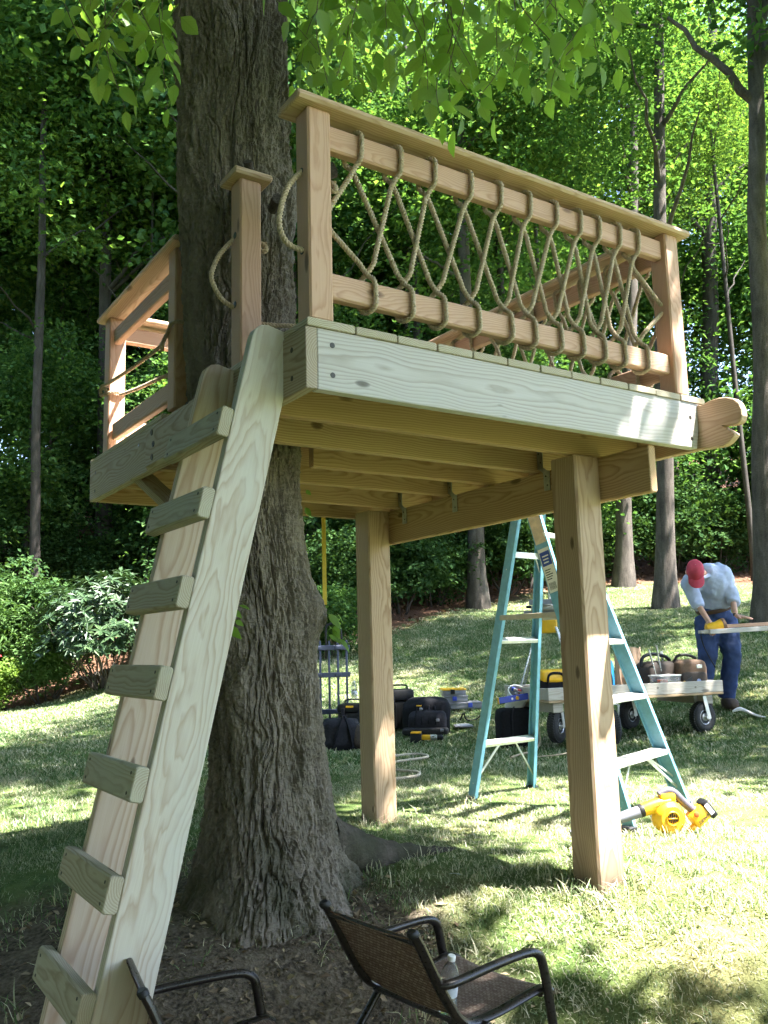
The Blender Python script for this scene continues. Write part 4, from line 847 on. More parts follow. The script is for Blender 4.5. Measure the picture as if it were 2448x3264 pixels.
# local Z of the rails points to the climber (-x side); rungs sit on that edge
for k, zt_ in enumerate((1.602, 1.365, 1.118, .880, .630, .375, .120)):
    zc = zt_-.043; xf = -.105-(1.81-zc)*(.418/1.753); cx_ = xf-.019*uz; czz = zc+.019*ux
    y1 = .575
    o = board('rung', (cx_, .141, czz), (cx_, y1, czz), .089, .038, m_rung, AL, up=(ux, 0, uz), bev=.006)
    for yy in (.17, .545):
        for dz in (.025, -.025): disc('screw', (cx_-.019*uz+ux*dz-.0005, yy, czz+.019*ux+uz*dz), (-uz, 0, ux), .0045, .001, m_screw, AL, 8)
# ------------------------------------------------------------------ stepladder
m_fib = flat_mat('teal fibreglass', (.16, .37, .49), .42, 0, .12, 30, .05)
m_alu = flat_mat('brushed aluminium', (.72, .71, .68), .38, .55, .06, 60)
m_black = flat_mat('black plastic', (.013, .013, .015), .5, 0, .2, 40, .1, .3)
m_white = flat_mat('white label', (.78, .76, .70), .5, 0, .04)
m_blueink = flat_mat('blue ink', (.03, .07, .32), .5)
m_ink = flat_mat('black ink', (.03, .03, .03), .6)
SL = empty('stepladder', (2.55, 1.55, 0), 'teal fibreglass stepladder with aluminium steps standing behind the posts', 'stepladder')
def V3(a): return Vector(a)
def lerp(a, b, t): return V3(a)*(1-t)+V3(b)*t
FLf, FLt = V3((2.254, .936, -.01)), V3((2.20, 1.455, 1.70)); FRf, FRt = V3((3.01, 1.19, -.01)), V3((2.52, 1.50, 1.70))
RLf, RLt = V3((2.217, 2.095, -.01)), V3((2.245, 1.60, 1.70)); RRf, RRt = V3((2.763, 2.152, -.01)), V3((2.47, 1.63, 1.70))
def at_z(a, b, z): t = (z-a.z)/(b.z-a.z); return a*(1-t)+b*t
def channel(name, a, b, wd, th, mat, parent, face, inward):
    """C-channel leg: web facing 'face', flanges to 'inward'."""
    X_ = (b-a).normalized(); L = (b-a).length; Y_ = V3(inward); Y_ = (Y_-X_*Y_.dot(X_)).normalized(); Z_ = X_.cross(Y_); c = (a+b)/2
    mb = MB(); mb.box((0, 0, 0), (L, .005, wd)); mb.box((0, th/2, wd/2-.0025), (L, th, .005)); mb.box((0, th/2, -wd/2+.0025), (L, th, .005))
    o = mb.build(name, mat, parent); o.matrix_basis = Matrix(((X_.x, Y_.x, Z_.x, c.x), (X_.y, Y_.y, Z_.y, c.y), (X_.z, Y_.z, Z_.z, c.z), (0, 0, 0, 1))); return o
wside = (FRf-FLf).normalized(); wrear = (RRf-RLf).normalized()
channel('front_rail', FLf, FLt, .078, .028, m_fib, SL, None, wside); channel('front_rail', FRf, FRt, .078, .028, m_fib, SL, None, -wside)
channel('rear_rail', RLf, RLt, .055, .024, m_fib, SL, None, wrear); channel('rear_rail', RRf, RRt, .055, .024, m_fib, SL, None, -wrear)
def bar(name, a, b, w_, t_, mat, up=(0, 0, 1), bev=.002): return board(name, a, b, w_, t_, mat, SL, up, bev)
fdir = V3((wside.y, -wside.x, 0)); 
for z in (.30, .605, .91, 1.215, 1.50):
    a, b = at_z(FLf, FLt, z), at_z(FRf, FRt, z); bar('step', a, b, .082, .026, m_alu, up=V3((-wside.y, wside.x, .12)))
for z in (.33, .93): bar('rear_step', at_z(RLf, RLt, z), at_z(RRf, RRt, z), .050, .022, m_alu, up=V3((-wrear.y, wrear.x, .4)))
bar('rear_brace', at_z(RLf, RLt, 1.42), at_z(RRf, RRt, 1.42), .036, .012, m_alu)
for f_, t_, s_, zz in ((RLf, RLt, RRf, .33), (RRf, RRt, RLf, .33)):
    other = RRt if s_ is RRf else RLt
    bar('gusset', at_z(f_, t_, .10), lerp(at_z(f_, t_, .32), at_z(s_, other, .32), .36), .014, .006, m_alu); bar('gusset', at_z(f_, t_, 1.33), lerp(at_z(f_, t_, 1.41), at_z(s_, other, 1.41), .16), .014, .006, m_alu)
for f_, t_, s_, st in ((FLf, FLt, FRf, FRt), (FRf, FRt, FLf, FLt)):
    bar('gusset', at_z(f_, t_, .10), lerp(at_z(f_, t_, .29), at_z(s_, st, .29), .36), .016, .006, m_alu); bar('gusset', at_z(f_, t_, .16)+wside*0, lerp(at_z(f_, t_, .29), at_z(s_, st, .29), .28)+V3((0, .03, 0)), .012, .005, m_alu)
m_spread = flat_mat('spreader bar', (.42, .36, .26), .5, .5)
bar('spreader', at_z(RLf, RLt, 1.06), at_z(FLf, FLt, 1.06), .030, .004, m_spread); bar('spreader', at_z(RRf, RRt, 1.06), at_z(FRf, FRt, 1.06), .030, .004, m_spread)
tc_ = (FLt+FRt+RLt+RRt)/4; mb = MB(); mb.box((tc_.x, tc_.y, 1.725), (.40, .22, .05), .012); mb.build('top_cap', m_fib, SL)
for f_ in (FLf, FRf, RLf, RRf): mb = MB(); mb.box((f_.x, f_.y, .012), (.06, .07, .03), .006); mb.build('foot', m_black, SL)
# printed label on the left front rail
def on_label(z, off):  # point on the outside of the left front rail
    p = at_z(FLf, FLt, z); return p-wside*.004+off
X_ = (FLt-FLf).normalized(); Y_ = (-wside-X_*(-wside).dot(X_)).normalized(); Z_ = X_.cross(Y_)
def sticker(name, s0_, s1_, w0, w1, lift, mat):
    c = at_z(FLf, FLt, 1.0); V = [c+X_*s+Z_*w_+Y_*(.0032+lift) for s, w_ in ((s0_, w0), (s1_, w0), (s1_, w1), (s0_, w1))]; mb = MB(); mb.add(V, [(0, 1, 2, 3)]); return mb.build(name, mat, SL)
sticker('label', .19, .44, -.034, .034, 0, m_white); sticker('label_print', .34, .42, -.030, .030, .0006, m_blueink); sticker('label', .47, .66, -.034, .034, 0, flat_mat('worn buff label', (.62, .50, .36), .6, 0, .2, 30))
for k in range(7): sticker('barcode_bar', .205, .245, -.024+k*.006, -.0215+k*.006, .0006, m_ink)
for k in range(5): sticker('label_line', .262+k*.013, .267+k*.013, -.026, .004+.006*(k % 3), .0006, m_ink)
for k in range(3): sticker('label_line', .355+k*.018, .362+k*.018, -.018, .012+.004*k, .0009, m_white)

# ------------------------------------------------------------------ small chairs
m_frame = flat_mat('dark bronze powder coat', (.018, .014, .014), .32, .2, .15, 60)
m, t, p, o_ = new_mat('woven sling'); q = NT(t); co = q.n('TexCoord').outputs['Object']; bk = q.n('TexBrick'); q.set(bk.inputs['Vector'], co)
mp = q.n('Mapping'); q.set(mp.inputs[0], co); mp.inputs['Rotation'].default_value = (0, 0, 0); q.set(bk.inputs['Vector'], q.comb(q.sep(co)[0], q.math('ADD', q.sep(co)[1], q.sep(co)[2]), 0.0))
bk.inputs['Scale'].default_value = 40; bk.inputs['Color1'].default_value = (.17, .11, .085, 1); bk.inputs['Color2'].default_value = (.36, .28, .22, 1); bk.inputs['Mortar'].default_value = (.05, .03, .024, 1); bk.inputs['Mortar Size'].default_value = .035; bk.inputs['Brick Width'].default_value = .55; bk.inputs['Row Height'].default_value = .28
t.links.new(bk.outputs[0], p.inputs['Base Color']); p.inputs['Roughness'].default_value = .75; t.links.new(q.bump(bk.outputs['Fac'], -.4, .003), p.inputs['Normal'])
tl = q.n('BsdfTranslucent'); tl.inputs[0].default_value = (.20, .085, .04, 1); mx = q.n('MixShader'); mx.inputs[0].default_value = .22
t.links.new(p.outputs[0], mx.inputs[1]); t.links.new(tl.outputs[0], mx.inputs[2]); t.links.new(mx.outputs[0], o_.inputs[0]); m_sling = m
def kid_chair(loc, yaw, s, label, foot, dy=1.0):
    C = empty('patio_chair', loc, label, 'chair', 'low sling chairs at the tree foot', yaw); C.scale = (s, s*dy, s*.687)
    hw = .165
    bk_ = [(-.255, .565), (-.235, .52), (-.205, .44), (-.165, .34), (-.125, .262), (-.085, .232)]
    st = [(-.085, .232), (.0, .228), (.10, .240), (.17, .248), (.20, .232)]
    for sx in (-1, 1):
        x = sx*hw
        mb = MB(); mb.tube(smooth_path([(x, y, z) for y, z in bk_]+[(x, y, z) for y, z in st[1:]], .012), .0125, 10, True, 1.25); mb.build('side_rail', m_frame, C, True, True)
        xo = sx*(hw+.022)
        mb = MB(); mb.tube(smooth_path([(x, -.185, .385), (xo, -.16, .392), (xo, -.02, .40), (xo, .09, .40), (xo, .135, .385), (xo, .155, .345), (xo, .175, .20), (xo, .195, .0), (xo, .21, foot)], .012), .0115, 10, True, 1.3); mb.build('arm', m_frame, C, True, True)
        mb = MB(); mb.tube(smooth_path([(xo*.98, -.05, .23), (xo, -.10, .15), (xo, -.19, .0), (xo, -.23, foot)], .015), .0115, 10); mb.build('rear_leg', m_frame, C, True, True)
        mb = MB(); mb.lathe([(.0145, -.004), (.0155, .008), (.011, .016)], 10, Matrix.Translation((x, -.256, .566)) @ Matrix.Rotation(R(25), 4, 'X')); mb.build('end_cap', m_black, C, True, True)
    mb = MB(); mb.tube([(-hw, -.243, .535), (hw, -.243, .535)], .010, 10); mb.build('top_bar', m_frame, C, True, True)
    for yy in (-.10, .17): mb = MB(); mb.tube([(-hw, yy, .225), (hw, yy, .225)], .009, 8); mb.build('cross_bar', m_frame, C, True, True)
    def sheet(name, pr):
        pp = smooth_path([(0, y, z) for y, z in pr], .02); n = 9; V = []; F = []
        for k, q_ in enumerate(pp):
            for j in range(n): u = j/(n-1)*2-1; V.append((u*(hw-.002), q_[1]-.010*(1-u*u)*.4, q_[2]-.012*(1-u*u)))
        N = len(V); V += [(a, b+.001, c-.003) for a, b, c in V]
        for k in range(len(pp)-1):
            for j in range(n-1): b = k*n+j; F += [(b, b+1, b+n+1, b+n), (N+b, N+b+n, N+b+n+1, N+b+1)]
        mb = MB(); mb.add(V, F); mb.build(name, m_sling, C, 'all', True)
    sheet('back_sling', [(-.252, .552), (-.205, .445), (-.165, .345), (-.122, .268)]); sheet('seat_sling', [(-.085, .236), (0, .234), (.10, .246), (.17, .254), (.198, .242)])
    return C
f1 = (RT*.655+FW*.755).normalized(); f2 = (RT*.923+FW*.384).normalized()
c1 = kid_chair((.414, -.014, -.214), R(-83.1), 1.1, 'low brown woven chair seen from behind, right of the tree foot', (gz(.5, -.05)+.214)/.756)
c2 = kid_chair((-.25, -.015, -.225), R(-100), 1.1, 'low dark chair at the ladder foot, only its back edge and arm in sight', (gz(-.15, -.05)+.225)/.756, .78)
m_clear, t, p, o_ = new_mat('clear plastic'); p.inputs['Base Color'].default_value = (.93, .95, .96, 1); p.inputs['Roughness'].default_value = .12; p.inputs['Transmission Weight'].default_value = .85; p.inputs['IOR'].default_value = 1.2
def bottle(loc, s, label, tilt=0):
    B = empty('water_bottle', loc, label, 'bottle'); B.rotation_euler = (tilt, 0, 0); B.scale = (s, s, s)
    prof = [(.030, 0), (.033, .01), (.033, .045), (.030, .05), (.033, .055), (.033, .10), (.030, .105), (.033, .11), (.032, .14), (.024, .165), (.014, .18), (.013, .19)]
    mb = MB(); mb.lathe(prof, 20); mb.build('body', m_clear, B, True, True); mb = MB(); mb.lathe([(.015, .188), (.015, .203), (.013, .206)], 16); mb.build('cap', m_white, B, True, True); mb = MB(); mb.lathe([(.0335, .062), (.0335, .098)], 20); mb.build('wrapper', flat_mat('pale wrapper', (.55, .58, .66), .5), B, True, True)
bottle((.335, -.115, -.214+.236*.756), .72, 'clear water bottle on the low brown chair, beside its near arm', R(12))

# ------------------------------------------------------------------ generic soft shapes
def superblob(c, d, e=.35, seed=1, amp=.0, nu=28, nv=18, rz=0.0, M=None):
    u = np.linspace(-np.pi, np.pi, nu, endpoint=False); v = np.linspace(-np.pi/2, np.pi/2, nv); U, Vv = np.meshgrid(u, v)
    sp = lambda x: np.sign(x)*np.abs(x)**e
    x = sp(np.cos(Vv))*sp(np.cos(U)); y = sp(np.cos(Vv))*sp(np.sin(U)); z = sp(np.sin(Vv)); n = 1+amp*(fbm(x*2.5+seed, y*2.5, z*2.5, seed, 3)-.5)*2
    P = np.stack([x*n*d[0]/2, y*n*d[1]/2, z*n*d[2]/2], -1).reshape(-1, 3); cr_, sr = math.cos(rz), math.sin(rz)
    P = np.c_[P[:, 0]*cr_-P[:, 1]*sr, P[:, 0]*sr+P[:, 1]*cr_, P[:, 2]]+np.array(c)
    F = [(i*nu+j, i*nu+(j+1) % nu, (i+1)*nu+(j+1) % nu, (i+1)*nu+j) for i in range(nv-1) for j in range(nu)]
    return P, F
YAW = math.atan2(RT.y, RT.x)
class Loc(MB):
    """Mesh in a frame at p, x to the right along the lot's view line, y away, z up."""
    def done(s, name, mat, parent, smooth=True, bevel=0.0): return s.build(name, mat, parent, smooth, True, None, bevel)
    def blob(s, c, d, e=.35, seed=1, amp=.05): P, F = superblob(c, d, e, seed, amp); return s.add(P, F)
def thing(name, l, d, label, cat, turn=0.0, dz=0.0, group=None):
    p = site(l, d); return empty(name, (p.x, p.y, p.z+dz), label, cat, group, YAW+turn)
m_nyl = flat_mat('black nylon', (.009, .009, .012), .8, 0, .3, 60, .4, .15); m_nyl2 = flat_mat('charcoal nylon', (.02, .02, .026), .8, 0, .3, 50, .4, .15)
m_yel = flat_mat('tool yellow', (.78, .42, .015), .38, 0, .06, 20); m_grey = flat_mat('grey plastic', (.22, .22, .25), .45, 0, .1, 20); m_bluep = flat_mat('blue plastic', (.03, .06, .42), .4, 0, .1, 20)
m_brown = flat_mat('brown canvas', (.13, .075, .045), .8, 0, .2, 60, .3); m_brown2 = flat_mat('dark brown canvas', (.045, .032, .024), .8, 0, .25, 60, .3); m_paper = flat_mat('brown paper', (.46, .31, .21), .8, 0, .12, 12, .4)
m_red = flat_mat('red pack', (.45, .03, .02), .5); m_orange = flat_mat('orange label', (.62, .10, .02), .5); m_cyan = flat_mat('bright blue fabric', (.02, .28, .62), .6, 0, .15, 20, .2)
m_steel = flat_mat('steel', (.45, .45, .46), .3, .9); m_trol = flat_mat('slate blue metal', (.045, .055, .10), .4, .3, .1, 30); m_rub = flat_mat('tyre rubber', (.016, .016, .017), .8, 0, .2, 60, .4)

# folded trolley, cases and bags behind the far post
T = thing('folded_trolley', -.62, 10.0, 'slate blue folding trolley grille standing upright behind the tree', 'trolley', R(12))
for k in range(5): mb = Loc(); x = -.20+k*.10; mb.box((x, -.0, .48), (.024, .018, .92), .004); mb.done('upright', m_trol, T)
for z in (.16, .56, .86):
    mb = Loc(); mb.box((0, -.018, z), (.47, .02, .055), .005); o = mb.done('cross_bar', m_trol, T)
    for x in (-.13, .10): mb = Loc(); mb.box((x, -.035, z), (.075, .016, .035), .004); mb.done('latch', m_trol, T)
mb = Loc(); mb.tube(smooth_path([(-.03, .0, .88), (-.03, 0, 1.06), (.0, 0, 1.12), (.10, 0, 1.12), (.14, 0, 1.05), (.15, 0, .88)], .02), .012, 8); mb.done('handle', m_black, T)
for x in (-.24, .26):
    mb = Loc(); mb.lathe([(.02, -.02), (.07, -.02), (.08, -.008), (.08, .008), (.07, .02), (.02, .02)], 18, Matrix.Translation((x, .04, .08)) @ Matrix.Rotation(R(90), 4, 'Y')); mb.done('wheel', m_rub, T)
def hard_case(l, d, w_, dp, h, label, turn=0.0):
    T = thing('tool_case', l, d, label, 'tool case', turn); mb = Loc(); mb.box((0, 0, h*.36), (w_, dp, h*.7), .02); mb.done('body', m_black, T); mb = Loc(); mb.box((0, 0, h*.86), (w_*1.05, dp*1.05, h*.27), .02); mb.done('lid', m_black, T)
    for x in (-w_*.3, w_*.3): mb = Loc(); mb.box((x, -dp/2-.012, h*.72), (.04, .018, .09), .004); mb.done('latch', m_nyl2, T)
    for x in (-w_*.42, -.2*w_, .2*w_, .42*w_): mb = Loc(); mb.box((x, -dp/2-.004, h*.36), (.02, .016, h*.6), .004); mb.done('rib', m_black, T)
    mb = Loc(); mb.tube(smooth_path([(-.09, 0, h), (-.08, 0, h+.04), (.08, 0, h+.04), (.09, 0, h)], .02), .01, 7); mb.done('handle', m_black, T); return T
T = hard_case(-.34, 9.6, .30, .26, .30, 'squat black tool case mostly hidden behind the far post', R(-8)); mb = Loc(); mb.box((-.02, -.14, .275), (.08, .02, .02), .003); mb.done('yellow_tab', m_yel, T)
hard_case(.15, 9.75, .28, .30, .42, 'tall black tool case right of the far post, behind the backpack', R(5))
bp = site(-.33, 9.55); bottle((bp.x, bp.y, bp.z+.345), .95, 'clear bottle standing on the squat black tool case')
T = thing('backpack', .42, 9.35, 'black backpack with buckles lying on the grass beside the far post', 'backpack', R(-6))
mb = Loc(); mb.blob((0, .06, .17), (.50, .40, .40), .55, 3, .10); mb.done('body', m_nyl, T); mb = Loc(); mb.blob((.02, -.13, .13), (.40, .20, .25), .6, 4, .10); mb.done('front_pocket', m_nyl2, T)
mb = Loc(); mb.blob((0, -.17, .045), (.47, .16, .09), .5, 6, .05); mb.done('base_panel', m_black, T)
for k in range(4): mb = Loc(); mb.tube(smooth_path([(-.11+k*.075, -.16, .06), (-.10+k*.07, -.235, .14), (-.09+k*.065, -.19, .24), (-.06+k*.05, -.08, .33)], .03), .009, 6); mb.done('strap', m_nyl, T)
for x, z in ((.13, .16), (-.04, .27), (.17, .06)): mb = Loc(); mb.box((x, -.245+.04*(z > .2), z), (.035, .012, .028), .004); mb.done('buckle', m_grey, T)
mb = Loc(); mb.box((-.06, -.16, .30), (.05, .008, .012), .002); mb.done('tag', m_yel, T)
T = thing('tool_bag', -.42, 8.3, 'slumped black bag with a shoulder strap between tree and far post', 'bag', R(8))
mb = Loc(); mb.blob((0, 0, .14), (.36, .26, .30), .6, 9, .16); mb.done('body', m_nyl2, T); mb = Loc(); mb.tube(smooth_path([(-.08, -.12, .05), (-.03, -.16, .2), (.03, -.05, .31), (.07, -.14, .2), (.10, -.14, .04)], .02), .02, 6, True, .4); mb.done('strap', m_nyl, T)
mb = Loc(); mb.blob((.17, -.06, .12), (.16, .16, .22), .7, 12, .1); mb.done('side_pouch', m_brown2, T); mb = Loc(); mb.tube(smooth_path([(.16, -.13, .24), (.22, -.14, .2), (.25, -.14, .1), (.2, -.15, .03)], .02), .012, 6); mb.done('piping', m_grey, T)
for k, (z, w_, x, m_) in enumerate(((.0, .40, .0, m_grey), (.085, .27, -.10, m_grey), (.165, .27, -.12, m_yel))):
    T = thing('parts_organizer', .92+x, 10.6, ('wide grey parts organizer, lowest of the small stack', 'narrow grey parts organizer in the middle of the small stack', 'yellow lidded parts organizer on top of the small stack')[k], 'organizer', R(4), z, 'parts organizers stacked on the grass')
    mb = Loc(); mb.box((0, 0, .032), (w_, .26, .06), .008); mb.done('box', m_grey if k < 2 else m_grey, T); mb = Loc(); mb.box((0, 0, .068), (w_+.012, .27, .018), .005); mb.done('lid', m_, T); mb = Loc(); mb.box((.06 if k == 0 else -.02, -.137, .045), (.05, .014, .05), .003); mb.done('latch', m_bluep if k < 2 else m_black, T)
T = thing('cordless_drill', .36, 8.75, 'yellow and black cordless drill lying on the grass before the backpack', 'drill', R(-8))
mb = Loc(); mb.box((-.07, 0, .045), (.11, .11, .09), .012); mb.done('battery', m_black, T); mb = Loc(); mb.box((-.07, -.01, .098), (.10, .09, .016), .004); mb.box((.03, 0, .05), (.10, .05, .05), .015); mb.done('body', m_yel, T)
mb = Loc(); mb.lathe([(.028, 0), (.028, .05), (.02, .07)], 14, Matrix.Translation((.07, 0, .05)) @ Matrix.Rotation(R(90), 4, 'Y')); mb.done('gear_case', m_steel, T); mb = Loc(); mb.lathe([(.026, 0), (.027, .045), (.012, .06)], 14, Matrix.Translation((.135, 0, .048)) @ Matrix.Rotation(R(90), 4, 'Y')); mb.done('chuck', m_black, T); mb = Loc(); mb.box((-.005, .03, .04), (.035, .10, .04), .01); mb.done('grip', m_black, T)
T = thing('grey_tray', .82, 9.55, 'flat grey lid lying on the grass right of the drill', 'lid'); mb = Loc(); mb.box((0, 0, .03), (.20, .20, .018), .008); mb.done('tray', m_grey, T); mb = Loc(); mb.box((0, 0, .041), (.15, .15, .008), .003); mb.done('rim', flat_mat('pale grey plastic', (.42, .43, .46), .4), T)
m_sling2 = m_nyl
T = thing('black_cable', 1.02, 9.8, 'thin black cable curled on the grass near the grey lid', 'cable'); mb = Loc(); mb.tube(smooth_path([(-.20, .1, .03), (-.17, .0, .11), (-.13, .1, .03), (-.02, .15, .03), (.05, .1, .09), (.12, .15, .03), (.3, .0, .02)], .02), .008, 6); mb.done('cable', m_black, T)
def ground_rope(name, pts, label):
    P_ = []
    for l, d in pts: p = site(l, d); P_.append((p.x, p.y, p.z+.035))
    o = rope(name, P_, None, .011, .010, .05, flat_mat('pale rope', (.46, .40, .31), .9, 0, .2, 90, .5)); tag(o, label, 'rope'); return o
ground_rope('loose_rope', [(-.10, 7.0), (.0, 7.35), (.25, 7.55), (.33, 7.3), (.12, 7.05), (.0, 6.9), (-.02, 6.6), (.1, 6.45), (.21, 6.35), (.2, 6.15), (.02, 6.02), (-.1, 6.0)], 'pale rope lying in loose curves right of the far post')
ground_rope('loose_rope', [(-.9, 6.9), (-.75, 7.0), (-.62, 7.2), (-.52, 7.15), (-.55, 6.95), (-.75, 6.75)], 'pale rope end curling out on the grass beside the trunk')

# ------------------------------------------------------------------ the wagon and its load
WG_a, WG_b = site(1.40, 7.75), site(3.16, 8.40); wd_ = (WG_b-WG_a); wl = Vector((wd_.x, wd_.y, 0)).length; wturn = math.atan2(wd_.y, wd_.x)
WG = empty('wagon', (WG_a.x, WG_a.y, .04), 'low wooden cart on four swivel tyres loaded with tools', 'cart', None, wturn)
tilt = (WG_b.z-WG_a.z)/wl
m_wdeck = wood_mat('weathered cart board', (.50, .46, .40), (.33, .29, .24), .007, .8, ((.2, -.019, .01, .016, .012), (-.3, -.019, -.01, .015, .012), (.62, -.019, .0, .014, .01)), .06)
m_ply = wood_mat('plywood', (.40, .30, .19), (.30, .20, .11), .02, .8)
def wbox(name, c, d, mat, parent=WG, bev=.004):
    mb = MB(); mb.box((0, 0, 0), d, bev); o = mb.build(name, mat, parent, False, True); o.location = c; return o
hzw = .40
wbox('side_board', (wl/2, 0, hzw+.02), (wl, .038, .105), m_wdeck); wbox('side_board', (wl/2, .76, hzw+.02), (wl, .038, .105), m_wdeck)
wbox('end_board', (.019, .38, hzw+.018), (.036, .72, .10), m_wdeck); wbox('end_board', (wl-.019, .38, hzw+.018), (.036, .72, .10), m_wdeck)
wbox('deck_panel', (wl/2, .38, hzw-.045), (wl*1.0, .80, .022), m_ply)
for x in (.12, wl-.14): wbox('bolster', (x, .38, hzw-.10), (.10, .70, .085), m_wdeck)
def caster(x, y, turn, zc=.14):
    mb = MB(); M_ = Matrix.Translation((x, y, zc)) @ Matrix.Rotation(turn, 4, 'Z') @ Matrix.Rotation(R(90), 4, 'X')
    prof = [(.060, -.034), (.085, -.044), (.112, -.047), (.130, -.036), (.140, -.014), (.140, .014), (.130, .036), (.112, .047), (.085, .044), (.060, .034)]
    mb.lathe(prof, 40, M_); 
    for j in range(40):
        a = j*math.pi/20
        for sy in (-1, 1): mb.box((.139*math.cos(a+.07*sy), .139*math.sin(a+.07*sy), .018*sy), (.012, .010, .024), M=M_)
    o = mb.build('wheel', m_rub, WG, True, True)
    mb = MB(); mb.lathe([(.022, -.037), (.055, -.030), (.066, -.038), (.072, -.036), (.066, -.022), (.045, -.015), (.045, .015), (.066, .022), (.072, .036), (.066, .038), (.055, .030), (.022, .037)], 24, M_); h = mb.build('rim', m_steel, o, True, True)
    mb = MB(); M2 = Matrix.Translation((x, y, zc)) @ Matrix.Rotation(turn, 4, 'Z')
    for sy in (-1, 1): mb.box((.03, .055*sy, .085), (.045, .006, .22), .002, M2 @ Matrix.Rotation(R(-14), 4, 'Y'))
    mb.box((.055, 0, .19), (.06, .116, .008), .002, M2); mb.lathe([(.012, -.062), (.012, .062)], 10, M_); mb.build('fork', m_alu, WG, True, True)
caster(.14, .10, R(35)); caster(wl-.20, .06, R(8)); caster(.55, -.14, R(70), .125); caster(wl-.55, .70, R(20))
def load(name, x, y, label, cat, turn=0.0, z=0.0):
    M_ = Matrix.Translation((WG_a.x, WG_a.y, .04)) @ Matrix.Rotation(wturn, 4, 'Z'); p = M_ @ V3((x, y, hzw-.034+z)); return empty(name, p, label, cat, None, wturn+turn)
T = load('tool_bag', wl-.17, .26, 'brown canvas tool bag with zip at the right end of the cart', 'tool bag', R(-10))
mb = Loc(); mb.blob((0, 0, .15), (.30, .24, .30), .35, 21, .06); mb.done('body', m_brown, T); mb = Loc(); mb.blob((0, -.10, .10), (.27, .08, .17), .35, 22, .05); mb.done('pocket', m_brown2, T); mb = Loc(); mb.lathe([(.022, 0), (.02, .005)], 16, Matrix.Translation((.03, -.146, .10)) @ Matrix.Rotation(R(90), 4, 'X')); mb.done('round_badge', flat_mat('badge', (.25, .32, .55), .4), T)
mb = Loc(); mb.box((.06, -.118, .235), (.06, .01, .035), .003); mb.done('plate', m_steel, T); mb = Loc(); mb.tube(smooth_path([(-.14, 0, .24), (-.10, 0, .33), (.0, 0, .345), (.1, 0, .31)], .02), .014, 7); mb.done('handle', m_black, T)
T = load('open_tool_bag', wl-.47, .36, 'dark open tool bag with a padded black handle on the cart', 'tool bag', R(6))
mb = Loc(); mb.blob((0, 0, .14), (.36, .26, .30), .4, 25, .10); mb.done('body', m_brown2, T); mb = Loc(); mb.tube(smooth_path([(-.17, .0, .24), (-.14, 0, .33), (-.02, 0, .36), (.14, 0, .335), (.2, 0, .29)], .02), .017, 8); mb.done('handle', m_black, T)
for k, (x, a) in enumerate(((-.10, 35), (-.03, 20))): mb = Loc(); mb.tube([(x, -.12, .16), (x-.12*math.sin(R(a)), -.12, .16+.30*math.cos(R(a)))], .008, 6); mb.done('tool_shaft', m_steel, T)
T = load('wrench', wl-.30, .42, 'bright wrench standing up out of the bags on the cart', 'wrench', 0, .20); mb = Loc(); mb.tube([(0, 0, -.1), (-.03, 0, .13)], .011, 6); mb.box((-.035, 0, .155), (.035, .014, .06), .004); mb.done('wrench', m_steel, T)
T = load('paper_bag', wl-.60, .60, 'crumpled brown paper bag standing on the cart', 'paper bag', R(-14))
n = 26; V = []; F = []
for k, (z, a, b) in enumerate(((0, .11, .08), (.06, .12, .085), (.14, .125, .085), (.22, .12, .075), (.30, .115, .06), (.37, .12, .05), (.42, .13, .045))):
    for j in range(n):
        u = 2*math.pi*j/n; e1, e2 = math.copysign(abs(math.cos(u))**.5, math.cos(u)), math.copysign(abs(math.sin(u))**.5, math.sin(u)); V.append((e1*a+random.gauss(0, .006), e2*b+random.gauss(0, .008), z+(random.gauss(0, .014) if k > 4 else 0)))
    if k: F += [((k-1)*n+j, (k-1)*n+(j+1) % n, k*n+(j+1) % n, k*n+j) for j in range(n)]
mb = Loc(); mb.add(V, F); mb.done('bag', m_paper, T, False)
T = load('clear_bin', wl-.56, .10, 'clear plastic bin with orange label near the front edge of the cart', 'bin', R(4), .03)
mb = Loc()
for c, d in (((0, -.07, .07), (.24, .004, .13)), ((0, .07, .07), (.24, .004, .13)), ((-.12, 0, .07), (.004, .14, .13)), ((.12, 0, .07), (.004, .14, .13)), ((0, 0, .005), (.24, .14, .006))): mb.box(c, d)
mb.done('bin', m_clear, T, False); mb = Loc(); mb.box((-.06, -.03, .055), (.08, .06, .09), .004); mb.done('carton', m_orange, T); mb = Loc(); mb.box((.03, .0, .05), (.06, .08, .08), .004); mb.done('grey_carton', flat_mat('olive carton', (.16, .17, .10), .6), T); mb = Loc(); mb.tube([(-.125, -.075, .137), (.125, -.075, .137), (.125, .075, .137), (-.125, .075, .137), (-.125, -.075, .137)], .006, 6); mb.done('rim', m_white, T)
T = load('red_box', wl-.80, .12, 'red packet beside the clear bin on the cart', 'box', R(12), .03); mb = Loc(); mb.box((0, 0, .035), (.14, .10, .07), .012); mb.done('box', m_red, T); mb = Loc(); mb.box((0, -.052, .04), (.09, .004, .025), .001); mb.done('print', m_white, T)
T = load('blue_bag', .66, .30, 'bright blue soft bag with black straps in the middle of the cart', 'bag', R(5)); mb = Loc(); mb.blob((0, 0, .17), (.36, .30, .34), .45, 31, .10); mb.done('body', m_cyan, T)
for x in (-.06, .08): mb = Loc(); mb.tube(smooth_path([(x, -.16, .02), (x, -.17, .18), (x*.6, -.1, .33)], .03), .016, 6, True, .4); mb.done('strap', m_nyl2, T)
